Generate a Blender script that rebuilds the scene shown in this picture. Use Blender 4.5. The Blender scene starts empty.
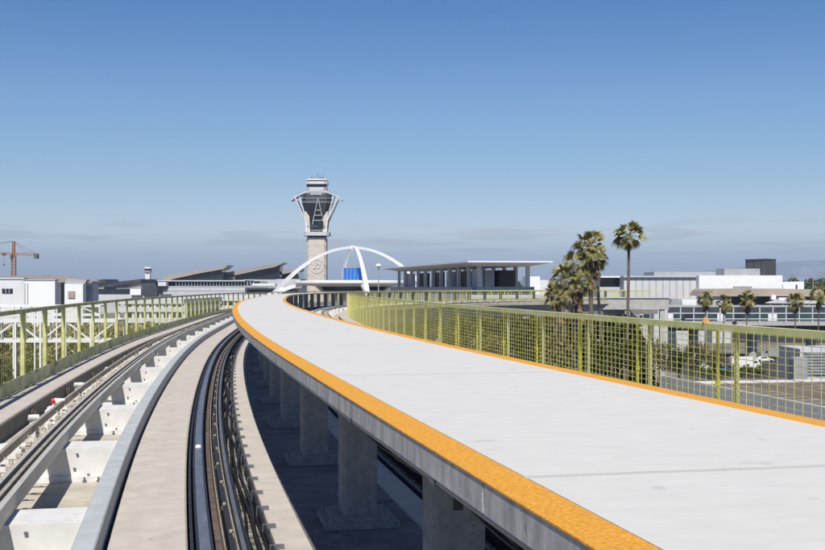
import bpy, math, random
import numpy as np
from mathutils import Vector, Matrix
random.seed(7)
R = math.radians
scene = bpy.context.scene
col = scene.collection
H = 0.66                 # metres per guideway unit
CZ = 20.0                # eye height above the airport ground
FPX = 1118.736; UC = 412.5; VH = 285.16

# ------------------------------------------------------------------ helpers
def P(u, v, Y):          # a point seen at (u, v) of the photo, Y metres away
    return ((u-UC)/FPX*Y, Y, CZ-(v-VH)/FPX*Y)

class MB:
    def __init__(s):
        s.v = []; s.f = []; s.uv = []; s.m = []; s.mi = 0
    def face(s, idx, uv=None):
        s.f.append(tuple(idx)); s.uv.append(uv); s.m.append(s.mi)
    def box(s, x0, x1, y0, y1, z0, z1, M=None):
        b = len(s.v)
        for z in (z0, z1):
            for (x, y) in ((x0, y0), (x1, y0), (x1, y1), (x0, y1)):
                p = Vector((x, y, z))
                if M is not None: p = M @ p
                s.v.append(tuple(p))
        for q in ((0,3,2,1), (4,5,6,7), (0,1,5,4), (1,2,6,5), (2,3,7,6), (3,0,4,7)):
            s.face([b+i for i in q])
        return s
    def prism(s, pts, z0, z1, M=None):        # plan outline extruded upwards
        b = len(s.v); n = len(pts)
        for z in (z0, z1):
            for (x, y) in pts:
                p = Vector((x, y, z))
                if M is not None: p = M @ p
                s.v.append(tuple(p))
        s.face([b+i for i in range(n)][::-1]); s.face([b+n+i for i in range(n)])
        for i in range(n):
            j = (i+1) % n
            s.face((b+i, b+j, b+n+j, b+n+i))
        return s
    def slab(s, outline, d):                 # outline of 3D points extruded by vector d
        b = len(s.v); n = len(outline); d = Vector(d)
        for p in outline: s.v.append(tuple(p))
        for p in outline: s.v.append(tuple(Vector(p)+d))
        s.face([b+i for i in range(n)]); s.face([b+n+i for i in range(n)][::-1])
        for i in range(n):
            j = (i+1) % n
            s.face((b+j, b+i, b+n+i, b+n+j))
        return s
    def bar(s, a, b, w, h=None, up=(0,0,1)):
        a = Vector(a); b = Vector(b); h = h or w
        d = (b-a); L = d.length
        if L < 1e-6: return s
        d.normalize(); upv = Vector(up)
        if abs(d.dot(upv)) > .98: upv = Vector((1,0,0))
        x = d.cross(upv).normalized(); y = x.cross(d)
        i0 = len(s.v)
        for q in (a, b):
            for (i, j) in ((-1,-1), (1,-1), (1,1), (-1,1)):
                s.v.append(tuple(q + x*(i*w/2) + y*(j*h/2)))
        for q in ((0,3,2,1), (4,5,6,7), (0,1,5,4), (1,2,6,5), (2,3,7,6), (3,0,4,7)):
            s.face([i0+i for i in q])
        return s
    def tube(s, pts, r, n=8, cap=True):
        pts = [Vector(p) for p in pts]; N = len(pts)
        rs = r if isinstance(r, (list, tuple)) else [r]*N
        b = len(s.v); px = None
        for i, p in enumerate(pts):
            d = (pts[min(i+1, N-1)]-pts[max(i-1, 0)]).normalized()
            if px is None:
                px = d.cross(Vector((0,0,1)) if abs(d.z) < .9 else Vector((1,0,0))).normalized()
            px = (px - d*px.dot(d)).normalized(); py = d.cross(px)
            for k in range(n):
                a = 2*math.pi*k/n
                s.v.append(tuple(p + (px*math.cos(a)+py*math.sin(a))*rs[i]))
        for i in range(N-1):
            for k in range(n):
                k2 = (k+1) % n
                s.face((b+i*n+k, b+i*n+k2, b+(i+1)*n+k2, b+(i+1)*n+k))
        if cap:
            s.face([b+k for k in range(n)][::-1]); s.face([b+(N-1)*n+k for k in range(n)])
        return s
    def lathe(s, prof, c=(0,0,0), n=24, sx=1, sy=1):      # prof: (r, z) from bottom to top
        b = len(s.v)
        for (r, z) in prof:
            for k in range(n):
                a = 2*math.pi*k/n
                s.v.append((c[0]+r*sx*math.cos(a), c[1]+r*sy*math.sin(a), c[2]+z))
        for i in range(len(prof)-1):
            for k in range(n):
                k2 = (k+1) % n
                s.face((b+i*n+k, b+i*n+k2, b+(i+1)*n+k2, b+(i+1)*n+k))
        s.face([b+k for k in range(n)][::-1]); s.face([b+(len(prof)-1)*n+k for k in range(n)])
        return s
    def mesh(s, name, mats, origin=(0,0,0), smooth=False):
        me = bpy.data.meshes.new(name)
        o = origin
        me.from_pydata([(p[0]-o[0], p[1]-o[1], p[2]-o[2]) for p in s.v], [], s.f)
        if any(u is not None for u in s.uv):
            ul = me.uv_layers.new(name='UVMap')
            li = 0
            for f, u in zip(s.f, s.uv):
                for k in range(len(f)):
                    if u is not None: ul.data[li].uv = u[k]
                    li += 1
        for m in (mats if isinstance(mats, (list, tuple)) else [mats]): me.materials.append(m)
        if max(s.m, default=0): me.polygons.foreach_set('material_index', s.m)
        if smooth: me.polygons.foreach_set('use_smooth', [True]*len(s.f))
        me.update()
        return me
    def build(s, name, mats, parent=None, origin=(0,0,0), smooth=False):
        if parent is not None: origin = parent['_o']
        me = s.mesh(name, mats, origin, smooth)
        o = bpy.data.objects.new(name, me); col.objects.link(o)
        if parent is not None: o.parent = parent
        else: o.location = origin
        o['_o'] = list(origin)
        return o

def tag(o, label=None, cat=None, group=None, kind=None):
    if label: o['label'] = label
    if cat: o['category'] = cat
    if group: o['group'] = group
    if kind: o['kind'] = kind
    return o
def thing(name, loc, label, cat, group=None, rz=0):
    o = bpy.data.objects.new(name, None); col.objects.link(o)
    o.location = loc; o.rotation_euler = (0, 0, rz); o['_o'] = list(loc) if rz == 0 else [0, 0, 0]
    o.empty_display_size = .5
    return tag(o, label, cat, group)
def inst(name, me, parent, loc, rz=0, local=True, scale=None):
    o = bpy.data.objects.new(name, me); col.objects.link(o)
    if parent is not None:
        o.parent = parent; q = parent['_o']
        o.location = (loc[0]-q[0], loc[1]-q[1], loc[2]-q[2])
    else: o.location = loc
    o.rotation_euler = (0, 0, rz)
    if scale: o.scale = scale
    return o
def copy_tree(o, parent=None):
    c = o.copy(); col.objects.link(c)
    if parent is not None: c.parent = parent
    for ch in o.children: copy_tree(ch, c)
    return c

# ------------------------------------------------------------------ materials
def mat(name, c, rough=.8, var=.12, scale=3., bump=0., metal=0., c2=None, coord='pos', stretch=(1,1,1), spec=.3, speck=None, detail=6, lo=.35, hi=.65):
    m = bpy.data.materials.new(name); m.use_nodes = True
    nt = m.node_tree; N = nt.nodes; L = nt.links
    b = N['Principled BSDF']; b.inputs['Roughness'].default_value = rough; b.inputs['Metallic'].default_value = metal
    b.inputs['Specular IOR Level'].default_value = spec
    if coord == 'uv': src = N.new('ShaderNodeTexCoord').outputs['UV']
    elif coord == 'obj': src = N.new('ShaderNodeTexCoord').outputs['Object']
    else: src = N.new('ShaderNodeNewGeometry').outputs['Position']
    mp = N.new('ShaderNodeMapping'); mp.inputs['Scale'].default_value = stretch; L.new(src, mp.inputs['Vector'])
    nz = N.new('ShaderNodeTexNoise'); nz.inputs['Scale'].default_value = scale; nz.inputs['Detail'].default_value = detail; nz.inputs['Roughness'].default_value = .65
    L.new(mp.outputs[0], nz.inputs['Vector'])
    rp = N.new('ShaderNodeValToRGB'); e = rp.color_ramp.elements
    a = tuple(max(0, x*(1-var)) for x in c); d = tuple(min(1, x*(1+var)) for x in (c2 or c))
    e[0].position = lo; e[0].color = (*a, 1); e[1].position = hi; e[1].color = (*d, 1)
    L.new(nz.outputs['Fac'], rp.inputs['Fac'])
    out = rp.outputs['Color']
    # broad, slow variation
    n2 = N.new('ShaderNodeTexNoise'); n2.inputs['Scale'].default_value = scale*.13; n2.inputs['Detail'].default_value = 3
    L.new(src, n2.inputs['Vector'])
    mr = N.new('ShaderNodeMapRange'); mr.inputs[3].default_value = 1-var*.7; mr.inputs[4].default_value = 1+var*.5
    L.new(n2.outputs['Fac'], mr.inputs[0])
    mx = N.new('ShaderNodeMix'); mx.data_type = 'RGBA'; mx.blend_type = 'MULTIPLY'; mx.inputs['Factor'].default_value = 1
    L.new(out, mx.inputs['A']); L.new(mr.outputs[0], mx.inputs['B']); out = mx.outputs['Result']
    if speck:
        sc, colr, th = speck
        n3 = N.new('ShaderNodeTexNoise'); n3.inputs['Scale'].default_value = sc; n3.inputs['Detail'].default_value = 2
        L.new(mp.outputs[0] if coord != 'uv' else src, n3.inputs['Vector'])
        r3 = N.new('ShaderNodeValToRGB'); r3.color_ramp.elements[0].position = th; r3.color_ramp.elements[1].position = th+.06
        L.new(n3.outputs['Fac'], r3.inputs['Fac'])
        m3 = N.new('ShaderNodeMix'); m3.data_type = 'RGBA'; L.new(r3.outputs['Color'], m3.inputs['Factor'])
        L.new(out, m3.inputs['A']); m3.inputs['B'].default_value = (*colr, 1); out = m3.outputs['Result']
    L.new(out, b.inputs['Base Color'])
    if bump:
        bp = N.new('ShaderNodeBump'); bp.inputs['Strength'].default_value = bump; bp.inputs['Distance'].default_value = .02
        L.new(nz.outputs['Fac'], bp.inputs['Height']); L.new(bp.outputs[0], b.inputs['Normal'])
    return m

M = {}
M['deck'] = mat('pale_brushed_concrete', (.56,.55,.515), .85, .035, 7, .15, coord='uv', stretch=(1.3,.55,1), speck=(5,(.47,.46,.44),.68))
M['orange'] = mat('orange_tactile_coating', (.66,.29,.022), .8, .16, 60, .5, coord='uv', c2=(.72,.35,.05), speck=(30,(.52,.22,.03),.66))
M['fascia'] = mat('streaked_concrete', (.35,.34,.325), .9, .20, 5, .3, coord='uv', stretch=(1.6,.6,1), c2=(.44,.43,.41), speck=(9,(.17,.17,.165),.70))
M['conc'] = mat('warm_concrete', (.475,.432,.378), .9, .10, 2.5, .25, coord='uv', speck=(4,(.36,.32,.27),.70))
M['conc_edge'] = mat('bluish_concrete', (.40,.42,.43), .9, .10, 3, .2, coord='uv')
M['conc_dark'] = mat('grimy_concrete', (.15,.145,.135), .9, .25, 3, .2, coord='uv', stretch=(1,.5,1))  # concrete darkened to carry the shade of the pad's inner face
M['floor'] = mat('track_floor_concrete', (.46,.42,.35), .95, .16, 1.3, .3, speck=(1.4,(.33,.27,.20),.62))
M['white_conc'] = mat('white_precast_concrete', (.64,.635,.61), .85, .10, 3, .1, coord='obj', speck=(9,(.46,.43,.38),.68))
M['raw'] = mat('raw_grey_concrete', (.17,.165,.16), .95, .25, 2.2, .3, speck=(3,(.11,.105,.10),.62))  # grey with the walkway's shade put into its colour
M['column'] = mat('column_concrete', (.25,.25,.245), .95, .16, 9, .4, coord='obj', speck=(22,(.14,.14,.14),.66))
M['girder'] = mat('girder_concrete', (.42,.41,.39), .9, .12, 1.2, .2)
M['alu'] = mat('aluminium', (.50,.465,.41), .5, .14, 6, 0, metal=.12, coord='uv', stretch=(.3,2,1))
M['steel_dark'] = mat('dark_steel', (.045,.045,.05), .5, .3, 8, 0, metal=.5, coord='uv')
M['steel_grey'] = mat('grey_galvanised_steel', (.20,.21,.24), .42, .2, 5, 0, metal=.5, coord='uv', stretch=(.4,3,1))
M['rust'] = mat('brown_rail', (.16,.12,.095), .6, .35, 7, .2, metal=.3, coord='uv')
M['tan_steel'] = mat('tan_rail', (.40,.35,.27), .55, .25, 7, .1, metal=.2, coord='uv')
M['black'] = mat('black_rubber', (.012,.012,.013), .6, .3, 10)
M['insul'] = mat('tan_insulator', (.46,.41,.32), .5, .1, 20, coord='obj')
M['trough'] = mat('dirty_trough_floor', (.11,.10,.085), .9, .6, 6, .4, c2=(.26,.235,.20))
M['olive'] = mat('olive_primer', (.56,.56,.20), .7, .20, 3, .1, coord='obj', c2=(.62,.61,.30), speck=(5,(.25,.19,.12),.70))
M['yellow_bright'] = mat('bright_yellow_primer', (.74,.68,.05), .6, .1, 4, coord='obj')
M['olive2'] = mat('pale_olive_rail', (.60,.59,.22), .65, .10, 2, .1, c2=(.64,.62,.30))
M['yellow'] = mat('yellow_green_primer', (.56,.53,.11), .6, .22, 4, coord='obj', c2=(.54,.51,.20))
M['kick'] = mat('dirty_pale_olive_plate', (.58,.57,.27), .8, .2, 1.6, c2=(.66,.64,.36), speck=(1.9,(.26,.24,.15),.62))
M['filler'] = mat('brown_joint_sealant', (.07,.055,.04), .9, .2, 5)
M['leaf_dark'] = mat('deep_shade_green_leaf', (.026,.034,.014), .8, .5, 1.2, c2=(.06,.062,.022), spec=.1)  # leaf green darkened to stand in for shade among the foliage
M['straw'] = mat('dry_yellow_green_brush', (.15,.14,.05), .9, .4, 1.0, c2=(.30,.27,.12), spec=.1)
M['picket'] = mat('pale_olive_pickets', (.34,.34,.12), .8, .3, 3)
M['brown_olive'] = mat('weathered_olive_rail', (.42,.41,.16), .7, .25, 2, c2=(.50,.49,.24))  # olive rail colour browned to paint in its shade
M['white'] = mat('white_paint', (.78,.78,.77), .6, .03, .4)
M['white2'] = mat('off_white_render', (.66,.66,.66), .8, .05, .3)
M['greyp'] = mat('grey_panel', (.33,.34,.35), .7, .10, .4)
M['lgrey'] = mat('light_grey_cladding', (.50,.51,.52), .7, .06, .3)
M['dgrey'] = mat('dark_grey_panel', (.055,.06,.07), .6, .2, .3)
M['dgrey2'] = mat('slate_cladding', (.12,.12,.13), .7, .15, .3)
M['taupe'] = mat('taupe_metal_roof', (.30,.27,.245), .6, .08, .15)
M['tan'] = mat('tan_roofing', (.38,.32,.26), .9, .12, .2)
M['pink'] = mat('pinkish_precast_panels', (.56,.495,.43), .85, .07, .3)
M['glass'] = mat('dark_glass', (.02,.03,.04), .12, .3, .2, spec=.6)
M['glass_teal'] = mat('teal_glass', (.035,.07,.08), .15, .3, .3, spec=.6)
M['blue'] = mat('blue_tarpaulin', (.015,.13,.46), .6, .12, .5)
M['crane'] = mat('orange_crane_paint', (.42,.18,.07), .6, .12, .5)
M['asphalt'] = mat('asphalt', (.060,.055,.052), .95, .2, .6, .1)
M['asphalt2'] = mat('old_brown_asphalt', (.155,.125,.105), .95, .15, .25, .1)
M['paint'] = mat('road_paint', (.6,.6,.58), .8, .1, 2)
M['ground'] = mat('dry_ground', (.13,.12,.10), .95, .3, .02, 0, c2=(.20,.18,.15))
M['leaf'] = mat('leaf_green', (.045,.06,.02), .7, .4, 1.2, c2=(.085,.10,.035), spec=.2)
M['leaf2'] = mat('dry_olive_leaf', (.085,.08,.03), .8, .4, 1.2, c2=(.15,.13,.06), spec=.1)
M['palm'] = mat('palm_frond', (.080,.080,.022), .5, .45, 1.5, c2=(.26,.235,.07), spec=.4)
M['dead'] = mat('dead_palm_frond', (.17,.12,.065), .9, .3, 1.5, c2=(.24,.17,.10), spec=.1)
M['bark'] = mat('palm_trunk', (.15,.125,.10), .95, .3, 3, .2, stretch=(1,1,4))
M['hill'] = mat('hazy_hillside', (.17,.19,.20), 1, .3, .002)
M['red'] = mat('red_lens', (.75,.02,.02), .3, .05, 5)
M['tyre'] = mat('tyre', (.02,.02,.02), .8, .1, 5)
M['rubber_orange'] = mat('faded_orange_plastic', (.55,.30,.08), .6, .05, 5)
M['brownbox'] = mat('brown_louvres', (.10,.085,.075), .7, .2, .5, stretch=(1,1,8))

def ribbed(name, c, period, depth=.25):
    m = mat(name, c, .6, .05, .3); nt = m.node_tree; N = nt.nodes; L = nt.links; b = N['Principled BSDF']
    g = N.new('ShaderNodeNewGeometry'); w = N.new('ShaderNodeTexWave'); w.inputs['Scale'].default_value = 1/period/ (1/ (2*math.pi)) / 20 * 3.2
    w.wave_type = 'BANDS'; w.bands_direction = 'X'; w.inputs['Scale'].default_value = .314/period
    L.new(g.outputs['Position'], w.inputs['Vector'])
    r = N.new('ShaderNodeValToRGB'); r.color_ramp.elements[0].position = .05; r.color_ramp.elements[1].position = .25
    r.color_ramp.elements[0].color = (1-depth,)*3+(1,); L.new(w.outputs['Fac'], r.inputs['Fac'])
    old = b.inputs['Base Color'].links[0].from_socket
    mx = N.new('ShaderNodeMix'); mx.data_type = 'RGBA'; mx.blend_type = 'MULTIPLY'; mx.inputs['Factor'].default_value = 1
    L.new(old, mx.inputs['A']); L.new(r.outputs['Color'], mx.inputs['B']); L.new(mx.outputs['Result'], b.inputs['Base Color'])
    return m
M['ribbed'] = ribbed('ribbed_metal_cladding', (.56,.56,.56), 2.6)
M['ribdark'] = ribbed('ribbed_slate_cladding', (.09,.09,.095), 1.5)

# ------------------------------------------------------------------ the guideway's curve
KN = [-30,12,25,45,70,110,160,260,275,380,400,520]
KV = [.0005,.00055,.00206,.00096,.00151,-.00023,.0021,.0054,.0075,.0075,.000,.0000]
ZK = [-30,-6,20,45,80,130,260,360,520]
ZV = [.05,.037,-.044,-.076,-.109,-.297,-.545,-.60,-.60]
_S = np.arange(-30, 500.01, .25)
_k = np.interp(_S, KN, KV)
_i0 = int(np.argmin(abs(_S+6)))
_hd = np.concatenate([[0], np.cumsum((_k[1:]+_k[:-1])/2*np.diff(_S))]); _hd += -.22117-_hd[_i0]
_hm = (_hd[1:]+_hd[:-1])/2
_x = np.concatenate([[0], np.cumsum(np.sin(_hm)*np.diff(_S))]); _x += 2.9626-_x[_i0]
_y = np.concatenate([[0], np.cumsum(np.cos(_hm)*np.diff(_S))]); _y += -6-_y[_i0]
def path(s):
    return (np.interp(s,_S,_x), np.interp(s,_S,_y), np.interp(s,ZK,ZV), np.interp(s,_S,_hd))
def pt(s, off, lev):
    x, y, z, h = path(s)
    return ((x+off*math.cos(h))*H, (y-off*math.sin(h))*H, CZ-(lev-z)*H)
def hdg(s): return float(path(s)[3])
S0, S1 = -22, 381
def steps(s0, s1):
    r = []; s = s0
    while s < s1-1e-6:
        r.append(s); s += 1. if s < 60 else 2.5
    r.append(s1); return r
def sweep(mb, prof, s0=S0, s1=S1, wob=None):   # prof: closed (off, lev), clockwise seen along travel
    ss = steps(s0, s1); n = len(prof); b = len(mb.v)
    per = [0]
    for i in range(n):
        a, c = prof[i], prof[(i+1) % n]; per.append(per[-1]+math.dist(a, c)*H)
    for s in ss:
        for (o, l) in prof: mb.v.append(pt(s, o, l))
    for k in range(len(ss)-1):
        for i in range(n):
            j = (i+1) % n
            mb.face((b+k*n+i, b+k*n+j, b+(k+1)*n+j, b+(k+1)*n+i),
                    ((ss[k]*H, per[i]), (ss[k]*H, per[i+1]), (ss[k+1]*H, per[i+1]), (ss[k+1]*H, per[i])))
    mb.face([b+i for i in range(n)][::-1]); mb.face([b+(len(ss)-1)*n+i for i in range(n)])
    return mb
def rect(o0, o1, l0, l1):   # l0 top (smaller), l1 bottom
    return [(o0, l0), (o0, l1), (o1, l1), (o1, l0)]
def bev(o0, o1, l0, l1, c=.03):
    return [(o0+c, l0), (o0, l0+c), (o0, l1), (o1, l1), (o1, l0+c), (o1-c, l0)]
W = 3.186                     # walkway width
def mir(prof): return [(W-o, l) for (o, l) in prof][::-1]

g0 = pt(-10, 1.6, 0); gz = (g0[0], g0[1], 0)
gw = thing('elevated_guideway', gz, 'pale concrete elevated train guideway curving away with running pads and open floor', 'guideway')
FL = 4.3                      # level of the track floor
sweep(MB(), rect(-7.95, W+7.95, FL, 4.85)).build('floor_slab', M['floor'], gw)
for fn in (lambda p: p, mir):
    sweep(MB(), fn([(-7.3,4.853),(-6.3,8.0),(-1.2,8.0),(-.2,4.853)])).build('box_girder', M['girder'], gw)
    sweep(MB(), fn(bev(-7.72,-6.48,3.76,FL+.05))).build('outer_running_pad', M['conc'], gw)
    sweep(MB(), fn(bev(-2.49,-1.34,3.76,FL+.05))).build('inner_running_pad', M['conc'], gw)
    sweep(MB(), fn(bev(-2.86,-2.55,3.42,FL+.05,.02))).build('edge_beam', M['conc_edge'], gw)
# shade on the outer pad's inner face, painted as a thin dark strip
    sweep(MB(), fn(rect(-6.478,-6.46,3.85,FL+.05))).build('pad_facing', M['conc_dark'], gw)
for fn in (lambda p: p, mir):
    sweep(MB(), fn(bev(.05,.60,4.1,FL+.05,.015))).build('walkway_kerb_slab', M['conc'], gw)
sweep(MB(), rect(.603,W-.603,4.11,FL+.05)).build('unfinished_floor', M['raw'], gw)  # floor painted darker where the deck's shadow falls
# square plates with bolts on the pad's darkened inner face
pm = MB(); pm.box(-.02,.05,-.12,.12,-.12,.12); pm.box(.05,.09,-.05,.05,-.09,-.03); pm.box(.05,.09,-.05,.05,.03,.09)
pme = pm.mesh('anchor_plate', M['rust'])
s = 30
while s < 110:
    inst('anchor_plate', pme, gw, pt(s,-6.46,4.12), -hdg(s)); s += 8
# piers
pr = MB(); pr.lathe([(1.5,0),(1.5,9.2),(1.7,10.2)], n=20); pr.box(-5.2,5.2,-1.4,1.4,10.2,CZ-8.6*H)
prm = pr.mesh('pier', M['girder'])
s = 20
while s < 379:
    q = pt(s, W/2, 0); inst('pier', prm, gw, (q[0], q[1], 0), -hdg(s), scale=(1,1,(CZ+ -8.0*H+path(s)[2]*H)/(CZ-8.6*H))); s += 44

# ------------------------------------------------------------------ guide beams
JS = 6.95
def guide_beam(side, label, s_from, s_to, ins_to):
    fn = (lambda p: p) if side > 0 else mir
    def o_(o): return o if side > 0 else W-o
    q = pt(0, o_(-4.5), FL)
    t = thing('guide_beam', q, label, 'guide beam')
    sweep(MB(), fn(rect(-4.13,-4.03,3.27,3.565)), S0).build('side_girder', M['alu'], t)
    sweep(MB(), fn(rect(-4.19,-4.135,3.34,3.54))).build('dark_slot', M['black'], t)
    sweep(MB(), fn(rect(-4.27,-4.195,3.26,3.5))).build('contact_rail', M['tan_steel'], t)
    sweep(MB(), fn(rect(-4.36,-4.275,3.35,3.52))).build('dark_slot', M['black'], t)
    sweep(MB(), fn(rect(-4.45,-4.365,3.25,3.565))).build('contact_rail', M['alu'], t)
    sweep(MB(), fn(rect(-4.95,-4.87,3.22,3.40))).build('contact_rail', M['tan_steel'], t)
    bl = MB(); zt = (FL-3.575)*H
    x0, x1 = -1.0, 1.62
    bl.prism([(x0*H,-.18),(x1*H,-.18),(x1*H,.62),(x0*H,.62)], .08, zt)
    bl.box((x0-.08)*H,(x1)*H,-.24,.68,-.02,.08)
    bl.box(-.95*H,-.75*H,-.12,.20,zt,zt+.05)
    blm = bl.mesh('support_block', M['white_conc'])
    bo = MB(); 
    for (bx, by, bz) in ((.72*H,-.19,.19),(.78*H,-.19,.40),(1.02*H,-.21,.1)):
        bo.box(bx-.018,bx+.018,by-.02,by+.01,bz-.012,bz+.012)
    for bx in (.95*H, 1.25*H):
        bo.lathe([(.03,0),(.03,.03),(.016,.03),(.016,.075)], (bx,-.3,-.0), n=8)
    bom = bo.mesh('bolt_set', M['steel_grey'])
    s = s_from
    while s < s_to:
        b = inst('support_block', blm, t, pt(s, o_(-4.5), FL), -hdg(s), scale=(side,1,1))
        c = bpy.data.objects.new('anchor_bolts', bom); col.objects.link(c); c.parent = b
        s += 8.05
    im = MB(); im.lathe([(.028,-.01),(.034,.02),(.024,.035),(.034,.05),(.024,.065),(.03,.085)], n=10); im.box(-.13,.13,-.03,.03,-.04,-.01); im.bar((-.05,0,.08),(-.12,0,.13),.022)
    im2 = MB(); im2.lathe([(.03,0),(.042,.02),(.042,.09),(.022,.11)], n=10); im2.box(-.13,.13,-.03,.03,-.04,-.01); im2.bar((0,0,.02),(.09,.05,.09),.02)
    ms = [im.mesh('insulator', M['insul']), im2.mesh('insulator', M['insul'])]
    s = ins_to[0]; k = 0
    while s < ins_to[1] and k < 98:
        inst('insulator', ms[k % 2], t, pt(s, o_(-4.66 + .05*(k % 3-1)), 3.46), -hdg(s), scale=(1,.75,.75)); s += .62+.12*(k % 3) + s*.003; k += 1
    return t
guide_beam(1, 'grey metal guide beam with tan insulators on white concrete blocks, in the sunlit left track', 18.45-24.15, 330, (14, 200))
guide_beam(-1, 'grey metal guide beam in the right track beyond the walkway, partly in its shade', -6.6, 330, (60, 200))
# red marker lens and its white bracket
q = pt(33.6, -5.15, 3.25)
t = thing('marker_light', pt(33.6,-5.15,3.55), 'round red lens in a white housing beside the left guide beam', 'marker light')
mb = MB(); mb.tube([(q[0]-.01,q[1]+.03,q[2]),(q[0]+.17,q[1]+.08,q[2]-.02)],[.058,.07],14); mb.box(q[0]-.05,q[0]+.05,q[1]+.05,q[1]+.2,q[2]-.42,q[2]-.06)
mb.build('housing', M['white'], t)
mb = MB(); mb.lathe([(.012,-.05),(.034,-.03),(.038,.02),(.02,.05)],(q[0]+.0,q[1]-.06,q[2]+.01),n=12); mb.build('lens', M['red'], t)
for s_, lab in ((38.5, 'white junction box at the left guide beam just beyond the red lens'), (29.2, 'white junction box at the left guide beam nearer than the red lens')):
    q = pt(s_, -5.1, 3.2); t = MB(); t.tube([(q[0]-.06,q[1],q[2]),(q[0]+.08,q[1]+.08,q[2]-.01)],[.045,.055],12); t.box(q[0]-.05,q[0]+.05,q[1]+.02,q[1]+.2,q[2]-.5,q[2]-.04)
    tag(t.build('junction_box', M['white_conc'], None, (q[0],q[1]+.1,q[2]-.5)), lab, 'junction box')

# ------------------------------------------------------------------ power rails and cable trough next to the inner pad
q = pt(0, -.7, FL)
t = thing('power_rail_set', q, 'dark parallel power rails running in the trough right of the wide concrete pad', 'power rails')
sweep(MB(), rect(-1.335,.045,4.26,4.295)).build('trough_floor', M['trough'], t)
RAILS = (
    (-1.30,-1.25,3.88,4.25,'steel_dark','thin_rail'),
    (-1.21,-1.175,3.80,4.25,'steel_dark','thin_rail'),
    (-1.17,-1.00,3.84,4.22,'steel_grey','channel_rail'),
    (-.995,-.965,3.80,4.25,'steel_dark','thin_rail'),
    (-.90,-.80,4.05,4.25,'rust','brown_rail'),
    (-.78,-.76,3.98,4.25,'tan_steel','thin_rail'),
    (-.70,-.62,3.96,4.25,'steel_dark','conductor_rail'),
    (-.60,-.58,3.92,4.20,'tan_steel','thin_rail'),
    (-.52,-.45,3.98,4.25,'steel_grey','conductor_rail'),
    (-.44,-.41,3.93,4.25,'steel_dark','thin_rail'),
    (-.06,-.01,4.04,4.25,'steel_dark','tray_wall'),
    )
for (o0,o1,l0,l1,mm,nm) in RAILS: sweep(MB(), rect(o0,o1,l0,l1)).build(nm, M[mm], t)
t2 = thing('power_rail_set', pt(0, W+.7, FL), 'dark parallel power rails in the shaded trough of the right track behind the columns', 'power rails')
sweep(MB(), mir(rect(-1.335,.045,4.26,4.295))).build('trough_floor', M['trough'], t2)
for (o0,o1,l0,l1,mm,nm) in RAILS: sweep(MB(), mir(rect(o0,o1,l0,l1))).build(nm, M[mm], t2)
cm = MB(); cm.box(-.07,.06,-.03,.03,-.02,.03); cm.box(-.09,-.05,-.03,.03,-.12,.03)
cme = cm.mesh('clip', M['steel_grey']); s = 12
for k in range(70):
    inst('clip', cme, t, pt(s, .06, 4.08), -hdg(s)); s += 1.35+.012*s
cm = MB(); cm.box(-.05,.05,-.06,.06,0,.06); cm.lathe([(.03,.06),(.035,.12)], n=8)
cme = cm.mesh('insulator', M['insul']); s = 12
for k in range(60):
    inst('insulator', cme, t, pt(s, -.66+.02*(k % 2), 4.05), -hdg(s), scale=(.6,.7,.7)); s += 2.1+.012*s
q = pt(17.4,-1.09,3.83); mb = MB(); mb.lathe([(.06,0),(.055,.03),(.03,.05)], (q[0],q[1],q[2]), n=12)
# silver cap screwed on the channel rail
q = pt(27.8,-1.085,3.84); mb = MB(); mb.lathe([(.05,0),(.045,.025),(.02,.04)], (q[0],q[1],q[2]), n=14)
tag(mb.build('metal_cap', M['white'], None, q), 'small silver dome cap on the grey channel rail', 'cap')
rr = random.Random(3)
for k in range(5):
    base = (-.36,-.30,-.24,-.17,-.11)[k]; ph = rr.random()*6; fr = rr.uniform(.5,1.0); am = (.03,.05,.06,.045,.03)[k]; pts = []
    for s in np.arange(S0, 240, .5 if True else 1):
        pts.append(pt(s, base+.6*am*math.sin(s*fr+ph)+.012*math.sin(s*2.3*fr), 4.17-.05*math.sin(s*.31+ph*2)-.03*(k % 2)))
    c = MB().tube(pts, .017 if k != 2 else .024, 6)
    tag(c.build('power_cable', M['black' if k != 3 else 'steel_dark'], None, pts[40], True),
        ('straightest black cable lying next to the conductor rails','second wavy black cable in the trough','thickest black cable snaking down the middle of the trough',
         'dark metallic cable in the trough between two black ones','outermost black cable beside the clips of the trough edge')[k], 'cable', 'loose cables in the trough')

# ------------------------------------------------------------------ walkway
q = pt(0, W/2, 4.1)
wk = thing('emergency_walkway', q, 'long pale concrete walkway deck with orange edges raised on square columns', 'walkway')
ORW = .235; TH = .175
J0 = 6.05; js = [J0+JS*k for k in range(-4, 56)]
mb = MB(); s = S0
for a in js:
    if a-.02 > s and a < S1: sweep(mb, rect(ORW+.003, W-ORW-.003, .998, TH+1), s, a-.038); s = a+.038
sweep(mb, rect(ORW+.003, W-ORW-.003, .998, TH+1), s, S1)
mb.build('deck_slab', M['deck'], wk)
sweep(MB(), rect(ORW+.02, W-ORW-.02, 1.04, TH+1-.01)).build('joint_filler', M['filler'], wk)
for fn in (lambda p: p, mir):
    sweep(MB(), fn([(.006,1.0),(0,1.004),(0,1.013),(ORW,1.013),(ORW,1.0)])).build('orange_edge_strip', M['orange'], wk)
    mb = MB(); s = S0
    for a in js:
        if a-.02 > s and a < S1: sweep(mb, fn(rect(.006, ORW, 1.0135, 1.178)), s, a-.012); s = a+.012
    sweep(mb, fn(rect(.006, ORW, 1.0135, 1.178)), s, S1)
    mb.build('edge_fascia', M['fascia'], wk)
    sweep(MB(), fn(rect(.02, ORW-.02, 1.03, 1.17))).build('fascia_joint', M['tan_steel'], wk)
cm = MB(); hw = .20; zb = .0; 
LC = (4.1-1.18)*H
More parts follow.
